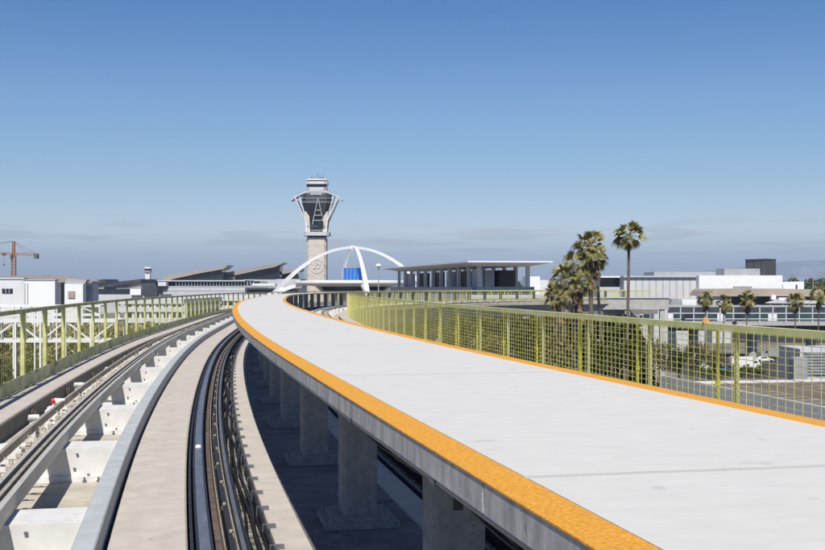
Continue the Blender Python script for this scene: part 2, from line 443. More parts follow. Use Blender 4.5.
cm.prism([(-hw,-.17),(-hw+.03,-.20),(hw-.03,-.20),(hw,-.17),(hw,.17),(hw-.03,.20),(-hw+.03,.20),(-hw,.17)], .12, LC)
cme = cm.mesh('column', M['column'])
pb = MB(); pb.prism([(-.42,-.42),(.42,-.42),(.42,.42),(-.42,.42)], 0, .075); pb.prism([(-.34,-.34),(.34,-.34),(.34,.34),(-.34,.34)], .075, .12)
for (bx,by) in ((-.36,-.36),(.36,-.36),(-.36,.36),(.36,.36)): pb.lathe([(.022,.075),(.022,.10),(.01,.10),(.01,.14)],(bx,by,0),n=8)
pbm = pb.mesh('pedestal', M['column'])
hc = MB(); hc.box(-1.45*H,1.45*H,-.22,.22,LC-.14,LC); hcm = hc.mesh('crosshead', M['column'])
s = 12.9-JS*4
while s < 379:
    c = inst('column', cme, wk, pt(s, W/2, 4.1), -hdg(s))
    d = bpy.data.objects.new('pedestal', pbm); col.objects.link(d); d.parent = c
    s += JS
for (o, l, r_) in ((.06,1.212,.018),(.16,1.23,.014),(.28,1.26,.026)):
    pts = [pt(s, o, l) for s in np.arange(S0, 300, 1.)]
    MB().tube(pts, r_, 8).build('conduit', M['steel_grey'], wk, smooth=True)
cp = MB().tube([(0,-.05,0),(0,.05,0)], .025, 8).mesh('coupling', M['steel_grey']); s = 4
for k in range(30):
    inst('coupling', cp, wk, pt(s, .06, 1.212), -hdg(s)); s += 3.3
cmats = ['black','leaf','black','rust','black']
labs = ['black cable sagging under the walkway edge, nearest the fascia','thin green cable sagging under the walkway edge','black cable hanging lowest under the walkway edge','brown orange cable looped under the walkway edge','black cable tucked behind the others under the walkway edge']
for k in range(5):
    pts = []
    for s in np.arange(4.5, 14, .12):
        pts.append(pt(s, .12+.03*k+.02*math.sin(s*1.9+k), 1.235+.02*k*abs(math.sin(s*1.9+k*.5))+.07*abs(math.sin(s*.8+k*.3))))
    tag(MB().tube(pts, .006, 6).build('hanging_cable', M[cmats[k]], None, pts[0], True), labs[k], 'cable', 'cables under the walkway edge')
q = pt(7.0, .12, 1.31); t = MB(); t.box(-.02,.02,-.03,.03,-.02,.03, Matrix.Translation(q)); 
tag(t.build('conduit_box', M['steel_dark'], None, q), 'small dark junction box hanging among cables under the walkway edge', 'junction box')

# ------------------------------------------------------------------ fences
BAY = 5.05; BL = BAY*H
def fence(off, side, label, topm, postm, wirem, s_start, s_end, top=.85, plate=False):
    q = pt(s_start, off, 3.76)
    t = thing('guideway_fence', q, label, 'fence')
    ht = (3.76-top)*H-.03
    sweep(MB(), rect(off-.09, off+.09, top, top+.15), s_start, s_end).build('top_rail', topm, t)
    sweep(MB(), rect(off-.05, off+.05, 3.72, 3.78), s_start, s_end).build('bottom_rail', topm, t)
    if plate: sweep(MB(), rect(off+.10, off+.12, 3.24, 3.74), s_start, s_end).build('kick_plate', M['kick'], t)
    pm = MB()
    w, fl = (.05, .012) if plate else (.03, .01)
    pd_ = .05 if plate else .03; ht2 = .03 if plate else -.02
    pm.box(-w,w,-pd_,-pd_+fl,0,ht+ht2); pm.box(-w,w,pd_-fl,pd_,0,ht+ht2); pm.box(-fl/2,fl/2,-pd_+fl,pd_-fl,0,ht+ht2)
    pm.box(-.1,.1,-.09,.09,-.01,.015)
    pme = pm.mesh('post', postm)
    sp = MB(); sp.box(-.02,.02,-.022,.022,0.02,ht-.02); sp.box(-.03,.03,-.03,.03,ht*.5,ht*.5+.08); spm = sp.mesh('brace_post', wirem if plate else M['yellow_bright'])
    wm = MB(); n = 15; xo = -.075; ww_ = .005 if plate else .0052
    for k in range(n+1):
        y = -BL/2+BL*k/n; wm.box(xo-.003,xo+.003,y-ww_,y+ww_,.03,ht-.04)
    nz = 2 if plate else 19
    for k in range(nz):
        z = .06+(ht-.14)*k/(nz-1); wm.box(xo+.003,xo+.011,-BL/2,BL/2,z-ww_*.9,z+ww_*.9)
    wme = wm.mesh('mesh_panel', wirem)
    s = s_start
    while s < s_end-BAY/2:
        a = pt(s, off, 3.76); b = pt(s+BAY, off, 3.76)
        inst('post', pme, t, a, -hdg(s))
        ang = math.atan2(b[1]-a[1], b[0]-a[0])-math.pi/2
        mid = [(a[i]+b[i])/2 for i in range(3)]; L = math.dist(a[:2], b[:2])
        inst('mesh_panel', wme, t, mid, ang, scale=(1, L/BL, 1))
        c = pt(s+1.15, off+side*.1, 3.76); inst('brace_post', spm, t, c, -hdg(s))
        s += BAY
    return t
fence(W+7.75, 1, 'yellow green wire grid fence with pale olive top rail along the right of the guideway', M['olive2'], M['olive2'], M['yellow'], 24-BAY*6, 380, top=.86)
fence(-7.75, -1, 'weathered olive steel fence with wide posts and kick plate along the left of the guideway', M['brown_olive'], M['olive'], M['picket'], 39.0-BAY*9, 380, top=.82, plate=True)

# a few small objects caught on the right fence
a = pt(25.6, W+7.75, .80); mb = MB(); mb.tube([(a[0]-.02,a[1]-.1,a[2]+.0),(a[0]+.02,a[1]+.1,a[2])],[.05,.05],12)
tag(mb.build('orange_marker', M['rubber_orange'], None, a), 'small round orange marker clamped on the top rail of the right fence', 'marker')
for s_, lb in ((24.1,'small dark knob on the right fence top rail, right of the orange marker'),(26.9,'small dark knob on the right fence top rail, left of the orange marker')):
    a = pt(s_, W+7.75, .85); mb = MB(); mb.lathe([(.03,0),(.036,.035),(.02,.055)],a,n=10)
    tag(mb.build('rail_knob', M['steel_dark'], None, a), lb, 'knob')
# ------------------------------------------------------------------ ground, hills, air
def sheet(name, pts, z, m):
    mb = MB(); mb.v = [(x, y, z) for (x, y) in pts]; mb.face(range(len(pts)))
    return tag(mb.build(name, m), kind='structure')
sheet('ground', [(-18000,-3000),(18000,-3000),(18000,17800),(-18000,17800)], 0, M['ground'])
sheet('airport_road', [(-150,175),(-150,235),(260,235),(260,175)], .004, M['asphalt'])
sheet('airport_road', [(-120,-60),(-22,-60),(-40,170),(-140,170)], .004, M['asphalt2'])
sheet('parking_lot', [(60,240),(60,330),(260,330),(260,240)], .004, M['asphalt'])
mb = MB()
for k in range(20): mb.box(-140+k*20,-130+k*20,204.9,205.1,.006,.010)
tag(mb.build('lane_marking', M['paint']), kind='structure')
def hills(name, Y, pts, seed, dep):
    mb = MB(); rr = random.Random(seed); n = 220
    us = np.linspace(-700, 1500, n); vs = np.interp(us, [p[0] for p in pts], [p[1] for p in pts])
    b = 0; rows = 6; w = 0
    for j in range(rows):
        t = j/(rows-1)
        for i in range(n):
            X = (us[i]-UC)/FPX*Y; z = CZ+(VH-vs[i])/FPX*Y
            z += (6*math.sin(us[i]*.05)+4*math.sin(us[i]*.13+seed)+3*math.sin(us[i]*.31+seed*2))*Y/12000
            k = math.sin(t*math.pi*.5)
            mb.v.append((X, Y-dep*(1-t), max(-2, z*k+rr.uniform(-1,1)*z*.12*(1-abs(2*t-1)))))
    for j in range(rows-1):
        for i in range(n-1): mb.face((j*n+i, j*n+i+1, (j+1)*n+i+1, (j+1)*n+i))
    b = len(mb.v)
    for i in range(n): mb.v.append((mb.v[(rows-1)*n+i][0], Y+900, -2))
    for i in range(n-1): mb.face(((rows-1)*n+i, (rows-1)*n+i+1, b+i+1, b+i))
    return tag(mb.build(name, M['hill'], smooth=True), kind='structure')
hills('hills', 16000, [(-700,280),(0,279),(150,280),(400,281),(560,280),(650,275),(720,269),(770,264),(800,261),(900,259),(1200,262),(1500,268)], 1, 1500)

# ------------------------------------------------------------------ generic extruded outlines standing at a distance
def ext(name, uv, Y, depth, m, parent=None, dx=0):
    mb = MB(); mb.slab([P(u, v, Y) for (u, v) in uv], (dx, depth, 0))
    return mb.build(name, m, parent)
def blk(name, u0, u1, v0, v1, Y, depth, m, parent=None):        # v1 None: down to the ground
    a = P(u0, v0, Y); b = P(u1, v0 if v1 is None else v1, Y)
    return MB().box(a[0], b[0], Y, Y+depth, 0 if v1 is None else b[2], a[2]).build(name, m, parent)
def bld(name, u, Y, label, cat='building', group=None):
    return thing(name, ((u-UC)/FPX*Y, Y, 0), label, cat, group)

# ------------------------------------------------------------------ control tower
Y = 720; k = Y/FPX
def tz(v): return CZ+(VH-v)*k
cx = (317.2-UC)*k; cy = Y
T = bld('control_tower', 317.2, Y, 'tall airport control tower with winged roof and pinkish shaft behind the white arches', 'control tower')
mb = MB(); w = 6.3
ch = 1.4
def octo(w, ch, d=None):
    d = d or w
    return [(-w+ch,-d),(w-ch,-d),(w,-d+ch),(w,d-ch),(w-ch,d),(-w+ch,d),(-w,d-ch),(-w,-d+ch)]
TM = Matrix.Translation((cx, cy, 0))
mb.prism(octo(w, ch), 0, tz(238), TM); mb.build('shaft', M['pink'], T)
mb = MB()
for i in range(9): mb.box(cx-w-.03,cx+w+.03,cy-w-.03,cy-w+.2,8+i*6.2,8.16+i*6.2)
mb.build('panel_joint', M['greyp'], T)
mb = MB()                                # ring emblem on the shaft
a = [(cx+4.4*math.cos(t)+.3, cy-w-.12, tz(266.5)+4.3*math.sin(t)) for t in np.linspace(0, 2*math.pi, 33)]
mb.tube(a, .2, 6, False); mb.bar((cx-1.7,cy-w-.12,tz(267)-2),(cx+.4,cy-w-.12,tz(267)+2.6),.5,.3,(0,1,0)); mb.bar((cx+.4,cy-w-.12,tz(267)+2.6),(cx+2.6,cy-w-.12,tz(267)+1.0),.5,.3,(0,1,0))
mb.bar((cx-2.4,cy-w-.12,tz(267)-1.2),(cx+2.6,cy-w-.12,tz(267)-.6),.35,.3,(0,1,0))
mb.build('ring_emblem', M['lgrey'], T)
mb = MB(); mb.prism(octo(8.3,2), tz(236), tz(232.5), TM); mb.build('balcony', M['lgrey'], T)
mb = MB(); mb.prism(octo(5.8,1.2), tz(239.5), tz(236), TM); mb.build('dark_band', M['dgrey'], T)
mb = MB()
for i in range(9):
    x = cx-8+2*i; mb.box(x-.06,x+.06,cy-8.2,cy-8.1,tz(232.5),tz(230.8))
mb.box(cx-8.1,cx+8.1,cy-8.2,cy-8.1,tz(231),tz(230.7)); mb.build('railing', M['white'], T)
# upper shaft: four pale corner piers round a dark core
mb = MB()
for sx in (-1,1):
    for sy in (-1,1):
        mb.slab([(cx+sx*6.2, cy+sy*6, tz(233)),(cx+sx*4.0, cy+sy*6, tz(233)),(cx+sx*4.6, cy+sy*6, tz(212)),(cx+sx*7.4, cy+sy*6, tz(212))],(0,-sy*2.2,0))
mb.build('corner_pier', M['pink'], T)
mb = MB(); mb.prism(octo(4.4,1), tz(236), tz(216), TM); mb.build('core', M['glass'], T)
def frust(b, t, z0, z1, mm, name):
    m = MB(); i0 = 0
    lo = octo(*b); hi = octo(*t)
    for (x,y) in lo: m.v.append((cx+x,cy+y,z0))
    for (x,y) in hi: m.v.append((cx+x,cy+y,z1))
    m.face(list(range(8))[::-1]); m.face(range(8,16))
    for i in range(8): m.face((i,(i+1)%8,8+(i+1)%8,8+i))
    return m.build(name, mm, T)
frust((5.6,1.5),(9.2,2.5),tz(219),tz(204),M['glass'],'lower_cab_body')
frust((9.2,2.5),(8.6,2.5),tz(204),tz(194.5),M['dgrey'],'equipment_floors')
mb = MB()
for v in (199, 203, 207.5, 212): mb.prism(octo(9.35 if v<205 else 8.6-(v-205)*.22,2.5), tz(v+.5), tz(v), TM)
mb.build('floor_band', M['greyp'], T)
# white A frames and outward struts
mb = MB()
for (a,b) in (((313.4,225),(319,200)),((324.8,225),(319.6,200)),((314.2,221),(324.2,221)),((315.2,216),(323.4,216)),((316.4,211),(322,211))):
    pa = P(*a, Y); pb_ = P(*b, Y); mb.bar((pa[0],cy-8.2,pa[2]),(pb_[0],cy-9.8,pb_[2]),.36,.5,(0,1,0))
mb.build('front_frame', M['lgrey'], T)
for sx in (-1, 1):
    for yy in (-6, 6):
        mb = MB(); mb.bar((cx+sx*6.2,cy+yy,tz(233)),(cx+sx*6.8,cy+yy,tz(222)),.8,.8)
        mb.tube([(cx+sx*6.8,cy+yy,tz(222)),(cx+sx*14.2,cy+yy*1.2,tz(196.5))],.42,8)
        mb.bar((cx+sx*6.8,cy+yy,tz(221)),(cx+sx*10.8,cy+yy*1.2,tz(197)),.45,.45)
        mb.build('outward_strut', M['white2'], T)
# arched wing roof
mb = MB(); n = 18; ins = []
xs = [cx+(-16.3+32.6*i/n) for i in range(n+1)]
def arc(x): return tz(190.6) - ((x-cx)/16.3)**2*5.9
for (zo0, zo1, yy0, yy1) in ((0,-.9,-8.5,8.5),):
    for x in xs:
        q = 1-.45*abs((x-cx)/16.3)
        for (yy, zo) in ((yy0*q, 0),(yy1*q, 0),(yy1*q,-1.0),(yy0*q,-1.0)): mb.v.append((x, cy+yy, arc(x)+zo))
for i in range(n):
    for j in range(4): mb.face((i*4+j, i*4+(j+1)%4, (i+1)*4+(j+1)%4, (i+1)*4+j))
mb.face((0,1,2,3)); mb.face(tuple(n*4+j for j in (3,2,1,0)))
mb.build('wing_roof', M['lgrey'], T)
mb = MB(); mb.lathe([(9.4,tz(196)),(9.2,tz(192.5)),(6.5,tz(189.6))],(cx,cy,0),n=16); mb.build('roof_hub', M['greyp'], T)
frust((6.2,1.8),(6.6,1.8),tz(190.5),tz(188),M['white2'],'cab_base')
frust((6.0,1.8),(6.7,1.8),tz(188),tz(184.8),M['glass'],'cab_window')
frust((6.9,1.9),(7.0,1.9),tz(184.8),tz(182.2),M['white2'],'cab_fascia')
frust((6.0,1.8),(6.3,1.8),tz(182.2),tz(180.8),M['glass'],'upper_window')
frust((6.7,1.9),(5.6,1.9),tz(180.8),tz(179.4),M['white2'],'cab_roof')
mb = MB(); mb.box(cx-4.2,cx-1.2,cy-2,cy+2,tz(179.4),tz(178.2)); mb.box(cx+.5,cx+4.4,cy-2,cy+2,tz(179.4),tz(178.0))
mb.build('roof_equipment', M['dgrey'], T)
mb = MB()
for (dx, h) in ((-3.5,2.2),(-1.5,1.6),(.3,3.4),(2,1.8),(3.9,2.4)): mb.box(cx+dx-.09,cx+dx+.09,cy-.1,cy+.1,tz(179.4),tz(178)+h)
mb.build('antenna', M['dgrey'], T)
MB().slab([(cx-3.4,cy-w,12),(cx-9,cy-w,0),(cx-3.4,cy-w,0)],(0,12,0)).build('buttress', M['pink'], T)

# ------------------------------------------------------------------ white arched building
Y = 640; k = Y/FPX; ax = (353-UC)*k; ay = Y; top = CZ+(VH-247.6)*k
A = thing('arched_landmark_building', (ax, ay, 0), 'white futuristic building of crossing parabolic arches over a saucer, left of the station', 'building')
th = R(12.6); RR = 56.5
def arch_leg(dx, dy, name):
    mb = MB(); n = 26; prev = None
    for i in range(n+1):
        r = RR*i/n; d = top*(r/RR)**2
        t = i/n; hh = 1.35+2.0*t**2; ww = 1.5+1.9*t**2      # deeper and wider to the foot
        nx, nz = 2*top*r/RR**2, 1.0; q = math.hypot(nx, nz); nx /= q; nz /= q
        px, py = -dy, dx
        c = (ax+dx*r, ay+dy*r, top-d)
        ring = []
        for (a, b) in ((-1,1),(1,1),(1,-1),(-1,-1)):
            ring.append((c[0]+px*ww*a*.5*(1 if b > 0 else .55)+dx*nx*hh*.5*b, c[1]+py*ww*a*.5*(1 if b > 0 else .55)+dy*nx*hh*.5*b, c[2]+nz*hh*.5*b))
        mb.v += ring
    for i in range(n):
        for j in range(4): mb.face((i*4+j, i*4+(j+1)%4, (i+1)*4+(j+1)%4, (i+1)*4+j))
    mb.face((0,1,2,3)); mb.face(tuple(n*4+j for j in (3,2,1,0)))
    return mb.build(name, M['white'], A)
dirs = [(-math.cos(th),-math.sin(th)),(math.cos(th),math.sin(th)),(math.sin(th),-math.cos(th)),(-math.sin(th),math.cos(th))]
for (dx,dy) in dirs: arch_leg(dx, dy, 'arch_leg')
MB().lathe([(1.5,-1.2),(1.9,-.2),(1.7,.9)],(ax,ay,top),n=12).build('arch_crown', M['white'], A)
zs = CZ+(VH-284.2)*k
prof = [(14,zs-2.6),(22,zs-1.2),(31.5,zs-.1),(33.4,zs+.6),(33.4,zs+1.6),(32.5,zs+1.9),(20,zs+2.2),(8,zs+2.3)]
MB().lathe(prof,(ax,ay,0),n=64).build('saucer', M['white'], A, smooth=False)
MB().lathe([(18,zs-4.4),(21.5,zs-1.4)],(ax,ay,0),n=40).build('restaurant_glass', M['glass'], A)
MB().lathe([(12,0),(10,zs-4.4),(18,zs-4.3)],(ax,ay,0),n=32).build('core', M['pink'], A)
for (dx,dy) in dirs:                      # lower ribs that sweep from the feet up under the saucer
    mb = MB(); n = 14
    for i in range(n+1):
        t = i/n; r = 53-30*t; z = (zs-.2)*math.sin(min(1, .34+.72*t)*math.pi/2)
        h2 = .5+2.1*(1-t)**1.6; px, py = -dy, dx; w2 = 1.0
        mb.v += [(ax+dx*r-px*w2, ay+dy*r-py*w2, z+h2),(ax+dx*r+px*w2, ay+dy*r+py*w2, z+h2),(ax+dx*r+px*w2, ay+dy*r+py*w2, z-h2),(ax+dx*r-px*w2, ay+dy*r-py*w2, z-h2)]
    for i in range(n):
        for j in range(4): mb.face((i*4+j, i*4+(j+1)%4, (i+1)*4+(j+1)%4, (i+1)*4+j))
    mb.face((0,1,2,3)); mb.face(tuple(n*4+j for j in (3,2,1,0)))
    mb.build('lower_rib', M['white'], A)
# blue sheeted enclosure on the saucer roof
bx0 = P(343.4,278,Y-4); bx1 = P(362,266.5,Y-4)
B = thing('sheeted_enclosure', ((bx0[0]+bx1[0])/2, Y-4, zs+2.2), 'bright blue sheeted scaffold enclosure on top of the white saucer roof', 'scaffold')
mb = MB(); bz = bx1[2]
mb.box(bx0[0],bx1[0],Y-4,Y+6,zs+2.3,bz-.8); mb.build('sheeting', M['blue'], B)
mb = MB()
for i in range(6):
    x = bx0[0]+(bx1[0]-bx0[0])*i/5; mb.box(x-.1,x+.1,Y-4.25,Y-4.05,zs+2.2,bz+.4)
mb.build('scaffold_pole', M['greyp'], B)
lp = P(378.5, 267, 235)
t = thing('street_lamp', (lp[0],235,0), 'grey lamp post with round white head standing before the white arch foot', 'street lamp')
MB().tube([(lp[0],235,0),(lp[0],235,lp[2])],[.16,.10],10).build('pole', M['greyp'], t)
MB().lathe([(.12,-.1),(.62,.1),(.66,.35),(.4,.62),(.1,.7)],lp,n=14).build('lamp_head', M['white'], t)

# ------------------------------------------------------------------ station with a flat roof
c0 = Vector((13.6,276,0)); e1 = Vector((.985,.17,0)).normalized(); e2 = Vector((-.205,.98,0)).normalized()
S = thing('train_station', tuple(c0), 'glass and grey station under a wide flat white roof at the end of the guideway', 'station')
def sp(a, b, z): q = c0+e1*a+e2*b; return (q.x, q.y, z)
def sbox(mb, a0,a1,b0,b1,z0,z1):
    i = len(mb.v)
    for z in (z0,z1):
        for (a,b) in ((a0,b0),(a1,b0),(a1,b1),(a0,b1)): mb.v.append(sp(a,b,z))
    for q in ((0,3,2,1),(4,5,6,7),(0,1,5,4),(1,2,6,5),(2,3,7,6),(3,0,4,7)): mb.face([i+j for j in q])
    return mb
RZ = CZ+6.0; RL = 118
mb = MB()                                # thin roof with a tapered overhang
o = [sp(-.0,0,RZ-.35),sp(21.8,0,RZ-.35),sp(21.8,RL,RZ-.35),sp(0,RL,RZ-.35)]
i2 = [sp(5,5,RZ-1.25),sp(17,5,RZ-1.25),sp(17,RL-5,RZ-1.25),sp(5,RL-5,RZ-1.25)]
t2 = [(p[0],p[1],RZ) for p in o]
mb.v = o+i2+t2
mb.face((4,5,6,7)); mb.face((8,9,10,11))
for i in range(4):
    j = (i+1)%4; mb.face((i,j,4+j,4+i)); mb.face((8+i,8+j,j,i))
mb.build('roof', M['white'], S)
PZ = CZ-2.4
sbox(MB(),1.2,20,2.5,RL-2,PZ-2.6,PZ).build('platform_slab', M['lgrey'], S)
cm_ = MB()
for b in np.arange(6,RL-4,10.5):
    for a in (4.6,17.2):
        c = MB(); sbox(c,a-.45,a+.45,b-.45,b+.45,PZ,RZ-1.2); c.build('column', M['white2'], S)
for (a0,a1,b0,b1,h0,h1,m_,n_) in ((2.0,2.2,4,RL-4,0,1.9,'glass_teal','glass_railing'),(3,18,3.0,3.15,0,2.0,'glass_teal','glass_railing'),
      (5.2,6.4,9,16,0,6.4,'lgrey','lift_shaft'),(5.2,6.6,22,30,0,6.2,'brownbox','louvred_room'),(5.2,6.6,36,44,0,6.2,'lgrey','lift_shaft'),(5.2,6.6,52,62,0,6.2,'brownbox','louvred_room'),(5.2,6.6,72,84,0,6.2,'brownbox','louvred_room'),(5.2,6.6,94,104,0,6.2,'lgrey','lift_shaft'),
      (12.0,16.4,14,24,0,6.3,'brownbox','louvred_room'),(7.6,10.2,12,20,0,6.3,'lgrey','lift_shaft'),(10.6,11.6,30,52,0,6.3,'dgrey2','inner_wall')):
    m2 = MB(); sbox(m2,a0,a1,b0,b1,PZ+h0,PZ+h1); m2.build(n_, M[m_], S)
for b in (15,60,105):
    m2 = MB(); sbox(m2,7,14,b-1,b+1,0,PZ-2.6); m2.build('pier', M['girder'], S)

# ------------------------------------------------------------------ terminal roofs, left of the tower
Y = 900
T1 = bld('terminal_hall', 205, Y, 'long airport terminal hall with sweeping taupe wedge roof, left of the control tower')
for (x0, xt, xb, yl, yt, ybt) in ((162,228,224,281,265,274),):
    ext('roof', [(162,281),(164,276.5),(168,274.3),(188,271.5),(210,268.2),(228,265),(223,269.2),(200,273.2),(175,278.6),(167,281)], Y, 30, M['taupe'], T1)
    ext('glass_gable', [(173,280.6),(200,274.2),(222,270.2),(223,279.5),(221,280.6)], Y+3, 22, M['glass'], T1)
MB().box(*(P(157,0,Y)[0],P(262,0,Y)[0]),Y-14,Y+60,CZ-(286-VH)*Y/FPX,CZ-(281.2-VH)*Y/FPX).build('clerestory', M['glass'], T1)
for (a,b,c,m_,dd) in ((280.2,281.3,157,'lgrey',-18),(286,288.2,157,'greyp',-22),(288.2,290,157,'lgrey',-24),(290,292,157,'greyp',-26),(292,295,157,'lgrey',-28)):
    q0 = P(c,a,Y+dd); q1 = P(245,b,Y+dd); MB().box(q0[0],q1[0],Y+dd,Y+50,q1[2],q0[2]).build('facade_band', M[m_], T1)
q0 = P(157,295,Y-28); q1 = P(262,330,Y-28); MB().box(q0[0],q1[0],Y-28,Y+50,0,q0[2]).build('lower_storeys', M['lgrey'], T1)
for i in range(26):
    u = 176+i*3.1; q0 = P(u,281.6,Y-15); q1 = P(u+.6,285.8,Y-15); MB().box(q0[0],q1[0],Y-16,Y-14.2,q1[2],q0[2]).build('mullion', M['lgrey'], T1)
blk('plant_room', 158, 166, 282, 286, Y-30, 8, M['white2'], T1)
T2 = bld('terminal_hall', 248, 930, 'second terminal hall with taupe wedge roof rising close to the control tower shaft')
ext('roof', [(216,276.5),(219,274),(245,268.6),(274,263.6),(284,262.6),(275,267),(262,269.5),(236,275),(226,276.6)], 930, 30, M['taupe'], T2)
ext('glass_gable', [(233,276),(262,270.4),(280,266.5),(279,275),(276,279.5),(234,279.5)], 934, 22, M['glass'], T2)
blk('hall_body', 216, 300, 279, None, 934, 60, M['lgrey'], T2)
blk('plant_room', 219, 234, 276.6, 280, 925, 8, M['tan'], T2)
T3 = bld('terminal_hall', 288, 980, 'low terminal hall with short wedge roof seen between tower shaft and second hall')
ext('roof', [(262,274),(268,272),(284,269.5),(298,268.0),(296,271.5),(272,276)], 980, 60, M['taupe'], T3)
ext('glass_gable', [(270,276),(297,271.6),(300,280),(270,280)], 984, 50, M['glass'], T3)
blk('hall_body', 262, 306, 280, None, 984, 50, M['lgrey'], T3)
T4 = bld('concourse_building', 262, 860, 'low white and grey concourse building in front of the second terminal hall')
blk('storey', 246, 300, 288, None, 850, 30, M['white2'], T4)
blk('roof_slab', 244, 302, 285.6, 287.6, 846, 40, M['greyp'], T4)
blk('window_band', 247, 298, 289.6, 292.2, 849.3, 1, M['glass'], T4)
blk('window_band', 252, 275, 283.5, 285.5, 855, 12, M['white2'], T4)
# ramp tower
Y = 1500; T = bld('ramp_tower', 148, Y, 'small distant white tower with dark windowed cab, left of the terminal halls', 'control tower')
k = Y/FPX; cx2 = (148-UC)*k
MB().prism([(cx2-3.1,Y-3),(cx2+3.1,Y-3),(cx2+3.1,Y+3),(cx2-3.1,Y+3)],0,CZ+(VH-271)*k).build('shaft', M['white2'], T)
MB().lathe([(5.2,CZ+(VH-272.3)*k),(5.4,CZ+(VH-270.6)*k)],(cx2,Y,0),n=8).build('balcony', M['greyp'], T)
MB().lathe([(4.4,CZ+(VH-270.6)*k),(5.1,CZ+(VH-268.6)*k)],(cx2,Y,0),n=8).build('cab_window', M['glass'], T)
MB().lathe([(5.3,CZ+(VH-268.6)*k),(5.0,CZ+(VH-267)*k)],(cx2,Y,0),n=8).build('cab_roof', M['white2'], T)
# dark roofed gate buildings
T = bld('gate_building', 118, 820, 'gate building with dark sloping roof and blue glass band, left of the ramp tower')
ext('roof', [(97,286.8),(101,285),(120,281.5),(141,279),(141,282.5),(131,283.5),(112,286.8)], 820, 50, M['dgrey'], T)
ext('roof_slope', [(112,287),(128,283.8),(141,283),(141,288),(112,288)], 822, 46, M['taupe'], T)
blk('window_band', 92, 129, 289, 294.5, 815, 30, M['glass'], T); blk('storey', 84, 160, 294.5, None, 812, 40, M['lgrey'], T)
blk('gate_block', 130, 141, 288.8, 295, 808, 20, M['white'], T); blk('dark_block', 142, 157, 286, 296, 806, 20, M['dgrey'], T)
T = bld('gate_building', 96, 850, 'small gate building with short dark upturned roof beside the grey pitched roof')
ext('roof', [(86.5,281),(104,279.2),(106,283.5),(92,284.8),(86.5,285)], 850, 40, M['dgrey'], T)
blk('storey', 87, 104, 284.6, None, 852, 36, M['taupe'], T)
# left white blocks
T = bld('warehouse', 12, 300, 'white warehouse at the far left edge with one dark triple window')
blk('wall', -60, 23.4, 278.6, None, 300, 3, M['white2'], T); blk('parapet', -60.4, 23.8, 277.9, 278.8, 299.7, 3.6, M['white'], T)
w_ = blk('window', 2, 12.6, 288.6, 293.2, 299.8, .4, M['glass'], T)
mb = MB()
for u in (5.6, 9.1): q0 = P(u-.12,288.6,299.6); mb.box(q0[0],q0[0]+.09,299.6,299.9,P(0,293.2,299.6)[2],q0[2])
mb.build('mullion', M['white'], T)
T = bld('warehouse', 40, 290, 'plain white warehouse with a vertical downpipe near its left corner')
blk('wall', 23.6, 55, 280, None, 290, 2.5, M['white'], T); blk('wall_return', 53, 61, 282.5, None, 298, 3, M['dgrey2'], T)
for u in (24.4, 27.2): blk('downpipe', u, u+.5, 283, None, 289.7, .2, M['greyp'], T)
blk('coping', 23.2, 55.3, 279.5, 280.2, 289.8, 3, M['lgrey'], T)
T = bld('warehouse', 73, 330, 'small white block under a grey pitched roof, right of the plain warehouse')
blk('wall', 62, 83, 284, None, 330, 3, M['white'], T); ext('roof', [(65,284),(66,279),(68,278.6),(87,279.8),(84,285)], 332, 3, M['greyp'], T)
blk('doorway', 68, 75, 291, 298, 329.7, .4, M['tan'], T); blk('wall_return', 83.2, 90, 285, None, 336, 3, M['greyp'], T)
T = bld('hangar', 42, 480, 'low hangar with pale taupe peaked roof behind the white warehouses')
ext('roof', [(-30,280.5),(0,278),(12,276),(26,274.6),(36,277.2),(46,274.3),(64,276.3),(86,279.8),(92,281.5),(92,283),(-30,283)], 480, 14, M['taupe'], T)
blk('wall', -30, 92, 283, None, 482, 10, M['lgrey'], T)

# ------------------------------------------------------------------ tower crane
Y = 620; k = Y/FPX; X0 = (13.6-UC)*k
def zc(v): return CZ+(VH-v)*k
def xc(u): return (u-UC)*k
T = thing('tower_crane', (X0, Y, 0), 'orange tower crane with jib running off the left edge, above the hangar roof', 'crane')
def lattice(a, b, w, nseg, r, tri=False):
    mb = MB(); a = Vector(a); b = Vector(b); d = (b-a)
    dn = d.normalized(); sx = dn.cross(Vector((0,1,0)) if abs(dn.y) < .5 else Vector((1,0,0))).normalized(); sy = dn.cross(sx)
    cs = [sx*w/2+sy*w/2, -sx*w/2+sy*w/2, -sx*w/2-sy*w/2, sx*w/2-sy*w/2]
    for c in cs: mb.bar(a+c, b+c, r)
    for i in range(nseg):
        p = a+d*(i/nseg); q = a+d*((i+1)/nseg)
        for j in range(4):
            mb.bar(p+cs[j], q+cs[(j+1)%4], r*.7); mb.bar(p+cs[j], p+cs[(j+1)%4], r*.7)
    return mb
lattice((X0,Y,0),(X0,Y,zc(255)),2.0,22,.26).build('mast', M['crane'], T)
lattice((X0,Y,zc(255)),(X0,Y,zc(241)),1.1,6,.28).build('tower_peak', M['crane'], T)
lattice((X0,Y,zc(253.6)),(xc(-70),Y-20,zc(251.5)),1.2,16,.22).build('jib', M['crane'], T)
lattice((X0,Y,zc(254)),(xc(36.5),Y+5,zc(254.6)),1.2,8,.24).build('counter_jib', M['crane'], T)
MB().box(xc(32),xc(35.4),Y+3,Y+6,zc(258.5),zc(253.6)).build('counterweight', M['dgrey2'], T)
MB().box(xc(11.4),xc(13.2),Y-2.2,Y+.8,zc(258.5),zc(254.4)).build('cab', M['dgrey2'], T)
mb = MB()
for q in ((xc(33),Y+4,zc(253.4)),(xc(26),Y+3,zc(254)),(xc(-30),Y-10,zc(252)),(xc(-62),Y-18,zc(251.2))): mb.bar((X0,Y,zc(241.4)),q,.16)
mb.build('tie_cable', M['dgrey2'], T)
